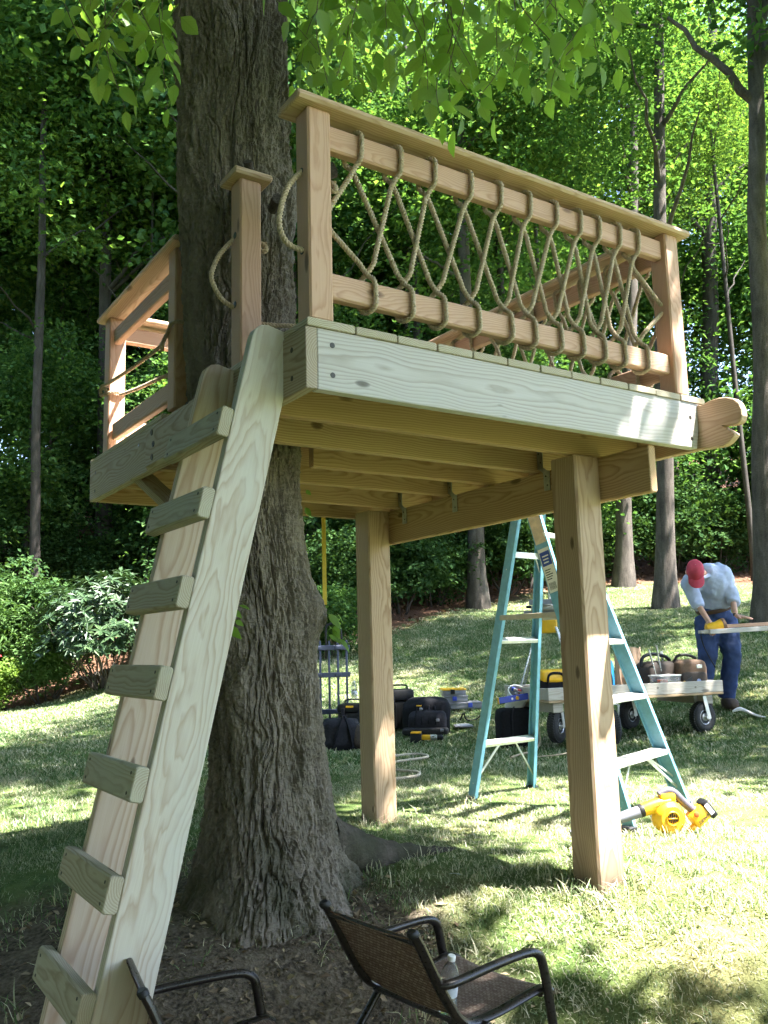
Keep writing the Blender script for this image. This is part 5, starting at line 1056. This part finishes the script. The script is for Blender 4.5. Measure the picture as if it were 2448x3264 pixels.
T = load('yellow_tool_bag', .18, .22, 'yellow and black tool bag at the left end of the cart', 'tool bag', R(-4)); mb = Loc(); mb.blob((0, 0, .09), (.34, .24, .20), .4, 33, .06); mb.done('body', m_nyl, T); mb = Loc(); mb.blob((0, -.02, .20), (.31, .22, .12), .4, 34, .06); mb.done('top', m_yel, T); mb = Loc(); mb.tube(smooth_path([(-.10, -.125, .13), (-.08, -.135, .22), (.04, -.135, .22), (.07, -.125, .13)], .02), .012, 6); mb.done('handle', m_nyl, T)
T = load('hand_saw', wl-.44, .02, 'yellow handled folding tool lying by the brown bag on the cart', 'hand tool', R(10), .075); mb = Loc(); mb.box((0, 0, 0), (.12, .02, .022), .006, Matrix.Rotation(R(-32), 4, 'Y')); mb.done('handle', m_yel, T); mb = Loc(); mb.box((.09, 0, .0), (.14, .008, .03), .002, Matrix.Rotation(R(-22), 4, 'Y')); mb.done('blade', m_black, T)
T = thing('cotton_rag', 3.36, 8.7, 'white bundle of cotton strands lying by the shoe', 'rag'); mb = Loc()
for k in range(18): a = random.uniform(-.5, .4); mb.tube(smooth_path([(0, 0, .09), (.08, .05*a, .10+.02*random.random()), (.20, .16*a, .05), (.28, .22*a, .03)], .03), .010, 5)
mb.done('strands', flat_mat('white cotton', (.66, .64, .64), .9, 0, .1, 80), T)
# black tote, tipped tub of cans and spirit level
T = thing('black_tote', 1.19, 8.2, 'open black tote on the grass left of the cart', 'bag', R(4)); mb = Loc(); mb.blob((0, 0, .17), (.36, .28, .36), .3, 41, .06); mb.done('body', m_nyl, T)
for x in (-.07, .09): mb = Loc(); mb.tube(smooth_path([(x, -.14, .1), (x, -.15, .3), (x+.03, -.1, .36)], .03), .014, 6, True, .5); mb.done('strap', m_nyl2, T)
p0 = site(1.19, 8.2); T = empty('parts_tub', (p0.x, p0.y, p0.z+.40), 'tipped translucent tub of small parts on top of the black tote', 'tub', None, YAW); T.rotation_euler = (R(35), R(18), YAW)
mb = Loc(); mb.lathe([(.075, -.10), (.10, .10), (.108, .10), (.108, .112), (.098, .112), (.072, -.085)], 22); mb.done('tub', flat_mat('translucent white tub', (.62, .62, .60), .4), T); mb = Loc()
for k in range(14): mb.mat(k % 4); mb.box((random.uniform(-.06, .06), random.uniform(-.06, .06), .09+random.uniform(-.01, .03)), (.035, .03, .03), .004)
mb.done('contents', [m_bluep, m_red, m_steel, m_grey], T)
p1, p2 = site(1.02, 8.0), site(1.53, 8.15); T = empty('spirit_level', ((p1.x+p2.x)/2, (p1.y+p2.y)/2, .43), 'blue spirit level with yellow vial lying across the black tote', 'level', None, math.atan2(p2.y-p1.y, p2.x-p1.x)); T.rotation_euler[1] = R(-6)
mb = Loc(); mb.box((0, 0, 0), (.56, .025, .055), .004); mb.done('body', m_bluep, T); mb = Loc(); mb.lathe([(.017, 0), (.014, .006)], 16, Matrix.Translation((-.10, -.0125, 0)) @ Matrix.Rotation(R(90), 4, 'X')); mb.done('vial', m_yel, T); mb = Loc(); mb.lathe([(.010, 0), (.009, .003)], 12, Matrix.Translation((-.15, -.0125, 0)) @ Matrix.Rotation(R(90), 4, 'X')); mb.done('hole', m_white, T)
for x in (-.282, .282): mb = Loc(); mb.box((x, 0, 0), (.008, .027, .057), .002); mb.done('end_cap', m_yel, T)
pts_ = [(1.30, 7.98, .43), (1.33, 7.92, .36), (1.34, 7.9, .2), (1.33, 7.86, .06), (1.22, 7.6, .03), (1.05, 7.3, .03), (.98, 7.15, .03)]
P_ = [tuple(site(l, d)+V3((0, 0, z))) for l, d, z in pts_]; o = rope('hanging_rope', P_, None, .009, .008, .045); tag(o, 'tan rope hanging from the black tote to the grass', 'rope')
P_ = [tuple(site(l, d)+V3((0, 0, .035))) for l, d in ((1.15, 7.1), (1.35, 7.2), (1.6, 7.45), (1.85, 7.5))]; o = rope('thin_rope', P_, None, .006, .008, .03); tag(o, 'thin pale rope lying on the grass between the ladder and the cart', 'rope')
# mitre saw on its stand
T = thing('mitre_saw_stand', 2.06, 11.2, 'yellow saw stand with splayed grey legs behind the stepladder', 'saw stand', R(-15))
mb = Loc(); mb.box((0, 0, .80), (.26, .16, .26), .02); mb.done('mount', m_yel, T); mb = Loc(); mb.box((0, -.02, .93), (.55, .08, .05), .006); mb.done('rail', m_grey, T)
for x, y in ((-.35, -.2), (.35, -.2), (-.35, .25), (.35, .25)): mb = Loc(); mb.tube([(x*.3, y*.3, .78), (x, y, -.02)], .014, 8); mb.done('leg', m_steel, T)
p = site(2.06, 11.2); T = empty('mitre_saw', (p.x, p.y, p.z+.955), 'grey mitre saw with brown disc on the yellow stand', 'mitre saw', None, YAW-R(15))
mb = Loc(); mb.box((0, 0, .03), (.34, .26, .06), .012); mb.lathe([(.15, .06), (.15, .075)], 26); mb.done('table', flat_mat('cast grey', (.30, .29, .26), .5, .4), T); mb = Loc(); mb.box((0, .06, .11), (.42, .03, .07), .004); mb.done('fence', m_grey, T)
mb = Loc(); mb.lathe([(.13, -.012), (.14, 0), (.13, .012)], 28, Matrix.Translation((.05, .03, .42)) @ Matrix.Rotation(R(70), 4, 'Y')); mb.done('blade_guard', flat_mat('brown guard', (.14, .10, .085), .5), T); mb = Loc(); mb.tube([(.05, .10, .1), (.06, .10, .42)], .022, 8); mb.done('arm', m_steel, T); mb = Loc(); mb.box((.12, .03, .44), (.16, .10, .10), .03); mb.done('motor', m_black, T); mb = Loc(); mb.box((-.20, -.06, .05), (.07, .035, .035), .01); mb.done('knob', m_black, T)

# ------------------------------------------------------------------ leaf blower on the sunny grass
BLP = site((2080-1224)/2801.8*4.22, 4.22); T = empty('leaf_blower', (BLP.x, BLP.y, gz(BLP.x, BLP.y)+.012), 'yellow cordless leaf blower with grey nozzle lying in the sun by the near post', 'leaf blower', None, YAW+R(8))
Mh = Matrix.Translation((0, 0, .078)) @ Matrix.Rotation(R(90), 4, 'X')
mb = Loc(); mb.lathe([(.03, -.045), (.062, -.042), (.073, -.028), (.076, -.004), (.078, 0), (.076, .004), (.073, .028), (.060, .042), (.052, .050), (.044, .050)], 36, Mh); mb.done('fan_housing', m_yel, T)
mb = Loc(); mb.lathe([(.030, .040), (.034, .055), (.030, .058), (.026, .050)], 24, Mh); mb.done('intake_ring', m_yel, T)
for k in range(5): mb = Loc(); mb.box((-.018+k*.009, 0, .052), (.0045, .044-.008*abs(k-2), .004), .001, Mh); mb.done('grille_slat', m_black, T)
mb = Loc(); mb.box((0, 0, .053), (.044, .004, .004), .001, Mh); mb.done('grille_bar', m_yel, T)
pp = smooth_path([(.01, 0, .135), (-.04, 0, .132), (-.10, 0, .118), (-.125, 0, .110)], .015); mb = Loc(); mb.tube(pp, np.linspace(.034, .026, len(pp)), 16, True, 1.1); mb.done('outlet', m_yel, T)
mb = Loc(); mb.lathe([(.029, 0), (.030, .012), (.027, .022)], 18, Matrix.Translation((-.118, 0, .112)) @ Matrix.Rotation(R(-100), 4, 'Y')); mb.done('collar', m_black, T)
pp = smooth_path([(-.135, 0, .107), (-.30, 0, .066), (-.47, .0, .026)], .02); mb = Loc(); mb.tube(pp, np.linspace(.027, .017, len(pp)), 16); mb.done('nozzle', flat_mat('grey nozzle', (.15, .15, .18), .45), T)
mb = Loc(); mb.box((.0, 0, .165), (.075, .05, .04), .012, Matrix.Translation((.0, 0, .0)) @ Matrix.Rotation(R(0), 4, 'Y')); mb.done('handle_root', m_yel, T)
m_grip = flat_mat('plum grey grip', (.075, .065, .085), .55, 0, .15, 60, .2)
mb = Loc(); mb.tube(smooth_path([(-.035, 0, .175), (.0, 0, .192), (.035, 0, .185), (.075, 0, .145), (.115, 0, .108), (.135, 0, .098)], .012), .017, 12, True, 1.1); mb.done('grip', m_grip, T)
Mr = Matrix.Translation((.148, 0, .075)) @ Matrix.Rotation(R(-38), 4, 'Y')
mb = Loc(); mb.box((0, 0, 0), (.085, .062, .075), .012, Mr); mb.box((-.06, 0, -.022), (.05, .03, .022), .008, Mr); mb.done('rear_housing', m_yel, T)
mb = Loc(); mb.box((.056, 0, -.004), (.034, .066, .092), .008, Mr); mb.done('battery', m_black, T); mb = Loc(); mb.box((.052, -.034, 0), (.022, .003, .055), .001, Mr); mb.done('battery_label', flat_mat('lilac label', (.5, .47, .55), .4), T)
mb = Loc(); mb.lathe([(.013, -.002), (.013, .004), (.009, .006)], 14, Mr @ Matrix.Translation((-.01, -.030, .022)) @ Matrix.Rotation(R(90), 4, 'X')); mb.done('dial', m_orange, T)
mb = Loc(); mb.box((.01, 0, .012), (.05, .05, .02), .006); mb.done('foot', m_yel, T)
for (x0_, z0_, s_, M0) in ((-.075, .138, .012, Matrix.Translation((-.075, -.032, .132)) @ Matrix.Rotation(R(90), 4, 'X') @ Matrix.Rotation(R(8), 4, 'Z')), (0, 0, .015, Mr @ Matrix.Translation((-.025, -.0318, -.024)) @ Matrix.Rotation(R(90), 4, 'X'))):
    cu = bpy.data.curves.new('lettering', 'FONT'); cu.body = 'DEWALT'; cu.size = s_*1.4; cu.extrude = .0006; tmp = bpy.data.objects.new('lettering', cu); COL.objects.link(tmp)
    me_ = bpy.data.meshes.new_from_object(tmp.evaluated_get(bpy.context.evaluated_depsgraph_get())); bpy.data.objects.remove(tmp, do_unlink=True); me_.materials.clear(); me_.materials.append(m_ink)
    o = bpy.data.objects.new('lettering', me_); link(o, T, True); o.matrix_basis = M0

# ------------------------------------------------------------------ the man sanding a board
MAN = site(3.50, 9.2); MAN.z = gz(MAN.x, MAN.y)
PERS = empty('person', MAN, 'person in red cap, pale blue shirt and jeans bent over boards with a sander', 'person', None, YAW)
def skin(name, joints, edges, mats, parent, root=0, sub=2, matfn=None):
    """joints: (x right, y away, z up, rx, ry)"""
    me = bpy.data.meshes.new(name); me.from_pydata([j[:3] for j in joints], edges, []); o = bpy.data.objects.new(name, me); link(o, parent, True)
    for m_ in mats: me.materials.append(m_)
    sm = o.modifiers.new('skin', 'SKIN'); sm.use_smooth_shade = True; sm.branch_smoothing = .6
    sv = me.skin_vertices[0].data
    for i, j in enumerate(joints): sv[i].radius = (j[3], j[4] if len(j) > 4 else j[3]); sv[i].use_root = (i == root)
    ss = o.modifiers.new('sub', 'SUBSURF'); ss.levels = sub; ss.render_levels = sub
    return o
m_skin = flat_mat('skin', (.52, .29, .21), .5, 0, .1, 30); m_shirt = flat_mat('pale blue shirt', (.39, .44, .63), .75, 0, .05, 14, .4); m_jean = flat_mat('blue jeans', (.024, .048, .15), .8, 0, .35, 9, .5)
m_capm = flat_mat('faded red cap', (.46, .045, .085), .8, 0, .15, 25, .2); m_shoe = flat_mat('brown shoe', (.09, .06, .05), .7); m_belt = flat_mat('belt leather', (.06, .03, .02), .5)
J = dict(pel=(-.04, .02, .98), sp1=(-.03, -.03, 1.13), sp2=(-.12, -.16, 1.31), nk=(-.27, -.30, 1.37), hd=(-.355, -.375, 1.385), shR=(-.36, -.20, 1.27), elR=(-.33, -.27, 1.08), wrR=(-.275, -.40, .90), shL=(-.02, -.18, 1.35), elL=(.06, -.22, 1.12), wrL=(.005, -.40, .925),
         hpR=(-.13, .02, .93), knR=(-.18, -.05, .54), anR=(-.24, .04, .09), toR=(-.27, -.12, .045), hpL=(.06, .02, .94), knL=(.07, -.05, .52), anL=(.02, .06, .09), toL=(.01, -.12, .045))
names_ = list(J); idx = {k: i for i, k in enumerate(names_)}
rad = dict(pel=.10, sp1=.09, sp2=.075, nk=.048, hd=.085, shR=.04, elR=.034, wrR=.028, shL=.04, elL=.034, wrL=.028, hpR=.075, knR=.055, anR=.042, toR=.03, hpL=.075, knL=.055, anL=.042, toL=.03)
JT = [(*J[k], rad[k]) for k in names_]; ED = [(idx[a], idx[b]) for a, b in (('pel', 'sp1'), ('sp1', 'sp2'), ('sp2', 'nk'), ('nk', 'hd'), ('sp2', 'shR'), ('shR', 'elR'), ('elR', 'wrR'), ('sp2', 'shL'), ('shL', 'elL'), ('elL', 'wrL'), ('pel', 'hpR'), ('hpR', 'knR'), ('knR', 'anR'), ('anR', 'toR'), ('pel', 'hpL'), ('hpL', 'knL'), ('knL', 'anL'), ('anL', 'toL'))]
def hand(base, fwd, out, curl, spread, k0):
    """palm and five bent fingers continuing from a wrist"""
    f = V3(fwd).normalized(); o = V3(out); o = (o-f*o.dot(f)).normalized(); dn = f.cross(o); dn = dn if dn.z < 0 else -dn
    b = V3(base); pm = b+f*.055; JT.append((*pm, .036, .022)); pi = len(JT)-1; ED.append((k0, pi))
    for j, (off, ln) in enumerate(((-.030, .072), (-.010, .082), (.010, .078), (.029, .062))):
        q0 = b+f*.092+o*off; q1 = q0+f*ln*.5+dn*ln*curl*.35+o*off*spread; q2 = q1+f*ln*.42*(1-curl*.5)+dn*ln*curl*.6
        for n_, q_ in enumerate((q0, q1, q2)): JT.append((*q_, .0115-.0015*n_)); ED.append((pi if n_ == 0 else len(JT)-2, len(JT)-1))
    t0 = b+f*.035-o*.04; t1 = t0+f*.035-o*.022+dn*.01
    for n_, q_ in enumerate((t0, t1)): JT.append((*q_, .013-.002*n_)); ED.append((pi if n_ == 0 else len(JT)-2, len(JT)-1))
hand(J['wrR'], (.15, -.30, -.45), (.9, .2, 0), .8, .2, idx['wrR']); hand(J['wrL'], (.75, -.55, -.12), (.3, .9, .1), .15, .3, idx['wrL'])
body = skin('body', JT, ED, [m_skin], PERS)
def sub_skin(name, keys, grow, mat, edges, extra=()):
    js = [(*J[k], rad[k]*g+.012) if not isinstance(k, tuple) else (*k[:3], k[3]) for k, g in keys]; o = skin(name, js, edges, [mat], PERS, 0, 1)
    rm = o.modifiers.new('weave', 'REMESH'); rm.mode = 'VOXEL'; rm.voxel_size = .016; rm.use_smooth_shade = True; sm2 = o.modifiers.new('soft', 'SMOOTH'); sm2.factor = .5; sm2.iterations = 5
    tx = bpy.data.textures.new('folds '+name, 'CLOUDS'); tx.noise_scale = .085; tx.noise_depth = 2; dm = o.modifiers.new('folds', 'DISPLACE'); dm.texture = tx; dm.strength = .045; dm.mid_level = .5; dm.texture_coords = 'LOCAL'; return o
mid = lambda a, b, t: tuple(np.array(J[a])*(1-t)+np.array(J[b])*t)
def cloth(name, tubes, mat):
    """Garment: closed limbs fused into one skin, softened and creased."""
    mb = MB()
    for pts_, rr3 in tubes:
        pp = smooth_path(pts_, .02); mb.tube(pp, np.interp(np.linspace(0, 1, len(pp)), np.linspace(0, 1, len(rr3)), rr3), 20, True)
    o = mb.build(name, mat, PERS, 'all', True); rm = o.modifiers.new('weave', 'REMESH'); rm.mode = 'VOXEL'; rm.voxel_size = .013; rm.use_smooth_shade = True
    sm2 = o.modifiers.new('soft', 'SMOOTH'); sm2.factor = .5; sm2.iterations = 4
    tx = bpy.data.textures.new('folds '+name, 'CLOUDS'); tx.noise_scale = .075; tx.noise_depth = 2; dm = o.modifiers.new('folds', 'DISPLACE'); dm.texture = tx; dm.strength = .028; dm.mid_level = .5; dm.texture_coords = 'LOCAL'; return o
cloth('shirt', [([(-.045, .02, 1.045), (-.04, .0, 1.09), J['sp1'], (-.07, -.09, 1.24), J['sp2'], (-.19, -.23, 1.36), (-.235, -.27, 1.375)], [.172, .178, .178, .185, .185, .14, .085]),
                ([J['sp2'], (-.30, -.17, 1.30), J['shR'], mid('shR', 'elR', .5), J['elR'], mid('elR', 'wrR', .32)], [.12, .11, .098, .078, .072, .058]),
                ([J['sp2'], (-.05, -.16, 1.37), J['shL'], mid('shL', 'elL', .5), J['elL'], mid('elL', 'wrL', .32)], [.13, .12, .108, .084, .076, .060])], m_shirt)
cloth('jeans', [([J['hpR'], mid('hpR', 'knR', .5), J['knR'], mid('knR', 'anR', .5), mid('knR', 'anR', .98)], [.125, .115, .092, .085, .082]), ([J['hpL'], mid('hpL', 'knL', .5), J['knL'], mid('knL', 'anL', .5), mid('knL', 'anL', .98)], [.125, .115, .092, .085, .082]),
                ([(-.15, .02, .93), (-.04, .02, .96), (.075, .02, .94)], [.12, .15, .12]), ([(-.04, .02, .93), (-.045, .015, 1.03)], [.155, .165])], m_jean)
Tm = Matrix.Translation((-.04, .01, 1.03)) @ Matrix.Rotation(R(12), 4, 'X') @ Matrix.Rotation(R(-14), 4, 'Y'); mb = MB(); mb.lathe([(.182, -.02), (.188, 0), (.182, .02)], 30, Tm @ Matrix.Diagonal((1.08, .95, 1, 1))); mb.build('belt', m_belt, PERS, True, True)
for s in ('R', 'L'):
    a, b = J['an'+s], J['to'+s]; P, F = superblob(((a[0]+b[0])/2, (a[1]+b[1])/2-.01, .052), (.115, .30, .11), .6, 2, .03); mb = MB(); mb.add(P, F); mb.build('shoe', m_shoe, PERS, 'all', True)
mb = MB(); cc_ = V3(mid('sp2', 'nk', .95)); mb.tube(smooth_path([cc_+V3((.085*math.cos(a), .05*math.sin(a), .045*math.sin(a)+.02*math.cos(a))) for a in np.linspace(-.3, 5.6, 14)], .02), .022, 8, True, .6); mb.build('collar', m_shirt, PERS, True, True)
# head details
hc = V3(J['hd']); ff_ = V3((-.08, -.46, -.88)).normalized(); uu = V3((-.22, -.78, .55)); uu = (uu-ff_*uu.dot(ff_)).normalized(); ss_ = ff_.cross(uu); Mhd = Matrix(((ss_.x, ff_.x, uu.x, hc.x), (ss_.y, ff_.y, uu.y, hc.y), (ss_.z, ff_.z, uu.z, hc.z), (0, 0, 0, 1)))
P, F = superblob((0, .005, .0), (.155, .195, .225), 1.0, 3, .02); mb = MB(); mb.add([Mhd @ V3(p_) for p_ in P], F); P, F = superblob((0, .105, -.015), (.032, .045, .05), 1.0, 3, 0); mb.add([Mhd @ V3(p_) for p_ in P], F)
for x in (-.08, .08): P, F = superblob((x, -.005, -.012), (.025, .045, .065), 1.0, 3, 0); mb.add([Mhd @ V3(p_) for p_ in P], F)
mb.build('head', m_skin, PERS, 'all', True)
for x in (-.032, .032): mb = MB(); P, F = superblob((x, .092, .012), (.026, .016, .014), 1.0, 3, 0, 12, 8); mb.add([Mhd @ V3(p_) for p_ in P], F); mb.build('eye', m_white, PERS, 'all', True)
mb = MB(); P, F = superblob((0, .094, -.058), (.05, .014, .014), 1.0, 3, 0, 14, 8); mb.add([Mhd @ V3(p_) for p_ in P], F); mb.build('mouth', flat_mat('lips', (.36, .14, .11), .5), PERS, 'all', True)
mb = MB(); P, F = superblob((0, -.035, -.01), (.166, .15, .15), 1.0, 5, .04); mb.add([Mhd @ V3(p_) for p_ in P], F); mb.build('hair', flat_mat('grey hair', (.42, .38, .34), .8, 0, .2, 60), PERS, 'all', True)
mb = MB(); n = 24; V = []; F = []
for k, (rr2, z) in enumerate(((1.0, .012), (1.0, .045), (.93, .08), (.75, .112), (.45, .130), (.04, .136))):
    for j in range(n): a = 2*math.pi*j/n; V.append(Mhd @ V3((.086*rr2*math.cos(a), .005+.105*rr2*math.sin(a), z)))
    if k: F += [((k-1)*n+j, (k-1)*n+(j+1) % n, k*n+(j+1) % n, k*n+j) for j in range(n)]
mb.add(V, F); b = [Mhd @ V3((.080*math.sin(a), .005+.10*math.cos(a), .016)) for a in np.linspace(-1.15, 1.15, 11)]; c_ = [Mhd @ V3((.084*math.sin(a), .055+.145*math.cos(a)*.95, .000-.03*abs(math.sin(a)))) for a in np.linspace(-1.15, 1.15, 11)]
mb.add(b+c_, [(j, j+1, j+12, j+11) for j in range(10)]); c2_ = [p_+uu*-.005 for p_ in b]+[p_+uu*-.005 for p_ in c_]; mb.add(c2_, [(j, j+11, j+12, j+1) for j in range(10)]); capo = mb.build('cap', m_capm, PERS, 'all', True)
mb = MB(); mb.box((0, 0, 0), (.05, .012, .03), .005, Matrix.Translation(V3(J['wrL'])+V3((.0, .0, .02)))); mb.build('wristwatch', m_black, PERS, True, True)
# orbital sander in his right hand
hp = Matrix.Translation(MAN) @ Matrix.Rotation(YAW, 4, 'Z') @ V3((-.22, -.47, .83)); T = empty('orbital_sander', hp, 'yellow orbital sander pressed against the board end', 'sander', None, YAW)
Ms = Matrix.Rotation(R(78), 4, 'Y'); mb = Loc(); mb.lathe([(.03, -.11), (.045, -.10), (.052, -.06), (.050, .0), (.060, .03), (.062, .05)], 22, Ms); mb.done('body', m_yel, T); mb = Loc(); mb.lathe([(.066, .05), (.068, .075), (.066, .082)], 24, Ms); mb.done('pad', m_brown, T); mb = Loc(); mb.tube(smooth_path([(-.08, .02, -.02), (-.14, .05, -.06), (-.1, .1, -.2), (.0, .12, -.4)], .03), .006, 6); mb.done('cord', m_black, T)
for k, (dl, z, w_, m_, lb) in enumerate(((.0, .965, .14, m_pineg, 'pale lower board with pointed end lying under the cedar board'), (.06, 1.01, .09, m_cedar, 'cedar board on top, held flat under the hand of the bent man'))):
    a = site(3.12+dl, 8.70+.07*k, z); b = site(5.6, 8.95+.07*k, z+.075); T = empty('workpiece_board', a, lb, 'board', 'boards being sanded'); board('board', a+RT*.05, b, .045 if k == 0 else .035, w_, m_, T, (0, 0, 1), .004)
    if k == 0: board('pointed_tip', a-RT*.02, a+RT*.05, .030, w_*.7, m_, T, (0, 0, 1), .004)
for l in (4.35, 5.4):
    p = site(l, 8.9); T = empty('sawhorse', p, ('wooden sawhorse nearer the man, beyond the right edge' if l < 5 else 'wooden sawhorse farther from the man, beyond the right edge'), 'sawhorse', 'sawhorses under the boards'); zt_ = 1.0+.03*(l-4.3)-.035
    board('top_beam', V3((p.x, p.y, zt_-.03))-FW*.4, V3((p.x, p.y, zt_-.03))+FW*.4, .06, .05, m_pine, T)
    for sx in (-1, 1):
        for sy in (-1, 1): board('leg', V3((p.x, p.y, zt_-.06))+FW*.3*sy, V3((p.x, p.y, p.z-.02))+FW*.36*sy+RT*.25*sx, .06, .03, m_pine, T)

# ------------------------------------------------------------------ litter on the ground
m_litter = flat_mat('dry leaf litter', (.24, .15, .085), .9, 0, .5, 3.0)
n = 5200; P = np.c_[rng.normal(.1, .9, n), rng.normal(.1, 1.0, n)]; k = bare_mask(P) > rng.random(n)*.9; P = P[k]; n = len(P); c = np.c_[P, gz_np(P)+rng.uniform(.002, .018, n)]
nn = unit(np.c_[rng.normal(0, .5, (n, 2)), np.ones(n)]); ax = unit(np.cross(nn, rng.normal(0, 1, (n, 3)))); V, F = leaf_quads(c, ax, nn, rng.uniform(.012, .042, n), .26, .08)
o = bpy.data.objects.new('leaf_litter', np_mesh('leaf_litter', V, F, False, [leaf_mat('dry leaves', [(.1, (.07, .04, .022)), (.45, (.16, .118, .075)), (.8, (.29, .23, .15)), (.95, (.40, .33, .22))], .1, .8, 3.0)])); COL.objects.link(o); tag(o, 'dry leaf litter and bark scraps round the tree foot', 'leaf litter', kind='stuff')
for k, (x, y, col, lb) in enumerate(((.98, .28, (.50, .36, .06), 'single yellow leaf fallen on the shaded grass'), (1.05, .72, (.42, .46, .40), 'single pale leaf fallen by the root'), (1.55, .62, (.30, .24, .12), 'single dry leaf standing in the sunny grass'))):
    o = bpy.data.objects.new('fallen_leaf', one_leaf('fallen leaf', .28, .15)); COL.objects.link(o); o.data.materials[0] = flat_mat('fallen leaf %d' % k, col, .6); o.location = (x, y, gz(x, y)+.035); o.scale = (.05, .05, .05); o.rotation_euler = (R(14), R(-8), k*2.1); tag(o, lb, 'leaf')
n = 9000; l = rng.uniform(-14, 16, n); d = rng.uniform(15, 32, n); P = np.c_[CAM.x+RT.x*l+FW.x*d, CAM.y+RT.y*l+FW.y*d]; P = P[lawn_mask(P) < .4]; n = len(P); c = np.c_[P, gz_np(P)+rng.uniform(.01, .05, n)]
nn = unit(np.c_[rng.normal(0, .5, (n, 2)), np.ones(n)]); ax = unit(np.cross(nn, rng.normal(0, 1, (n, 3)))); V, F = leaf_quads(c, ax, nn, rng.uniform(.06, .15, n), .3, .08)
o = bpy.data.objects.new('forest_litter', np_mesh('forest_litter', V, F, False, [leaf_mat('forest leaves', [(.1, (.06, .03, .018)), (.5, (.17, .085, .05)), (.9, (.30, .17, .11))], .1, .8, 1.0)])); COL.objects.link(o); tag(o, 'brown fallen leaves on the wood floor and beds', 'leaf litter', kind='stuff')
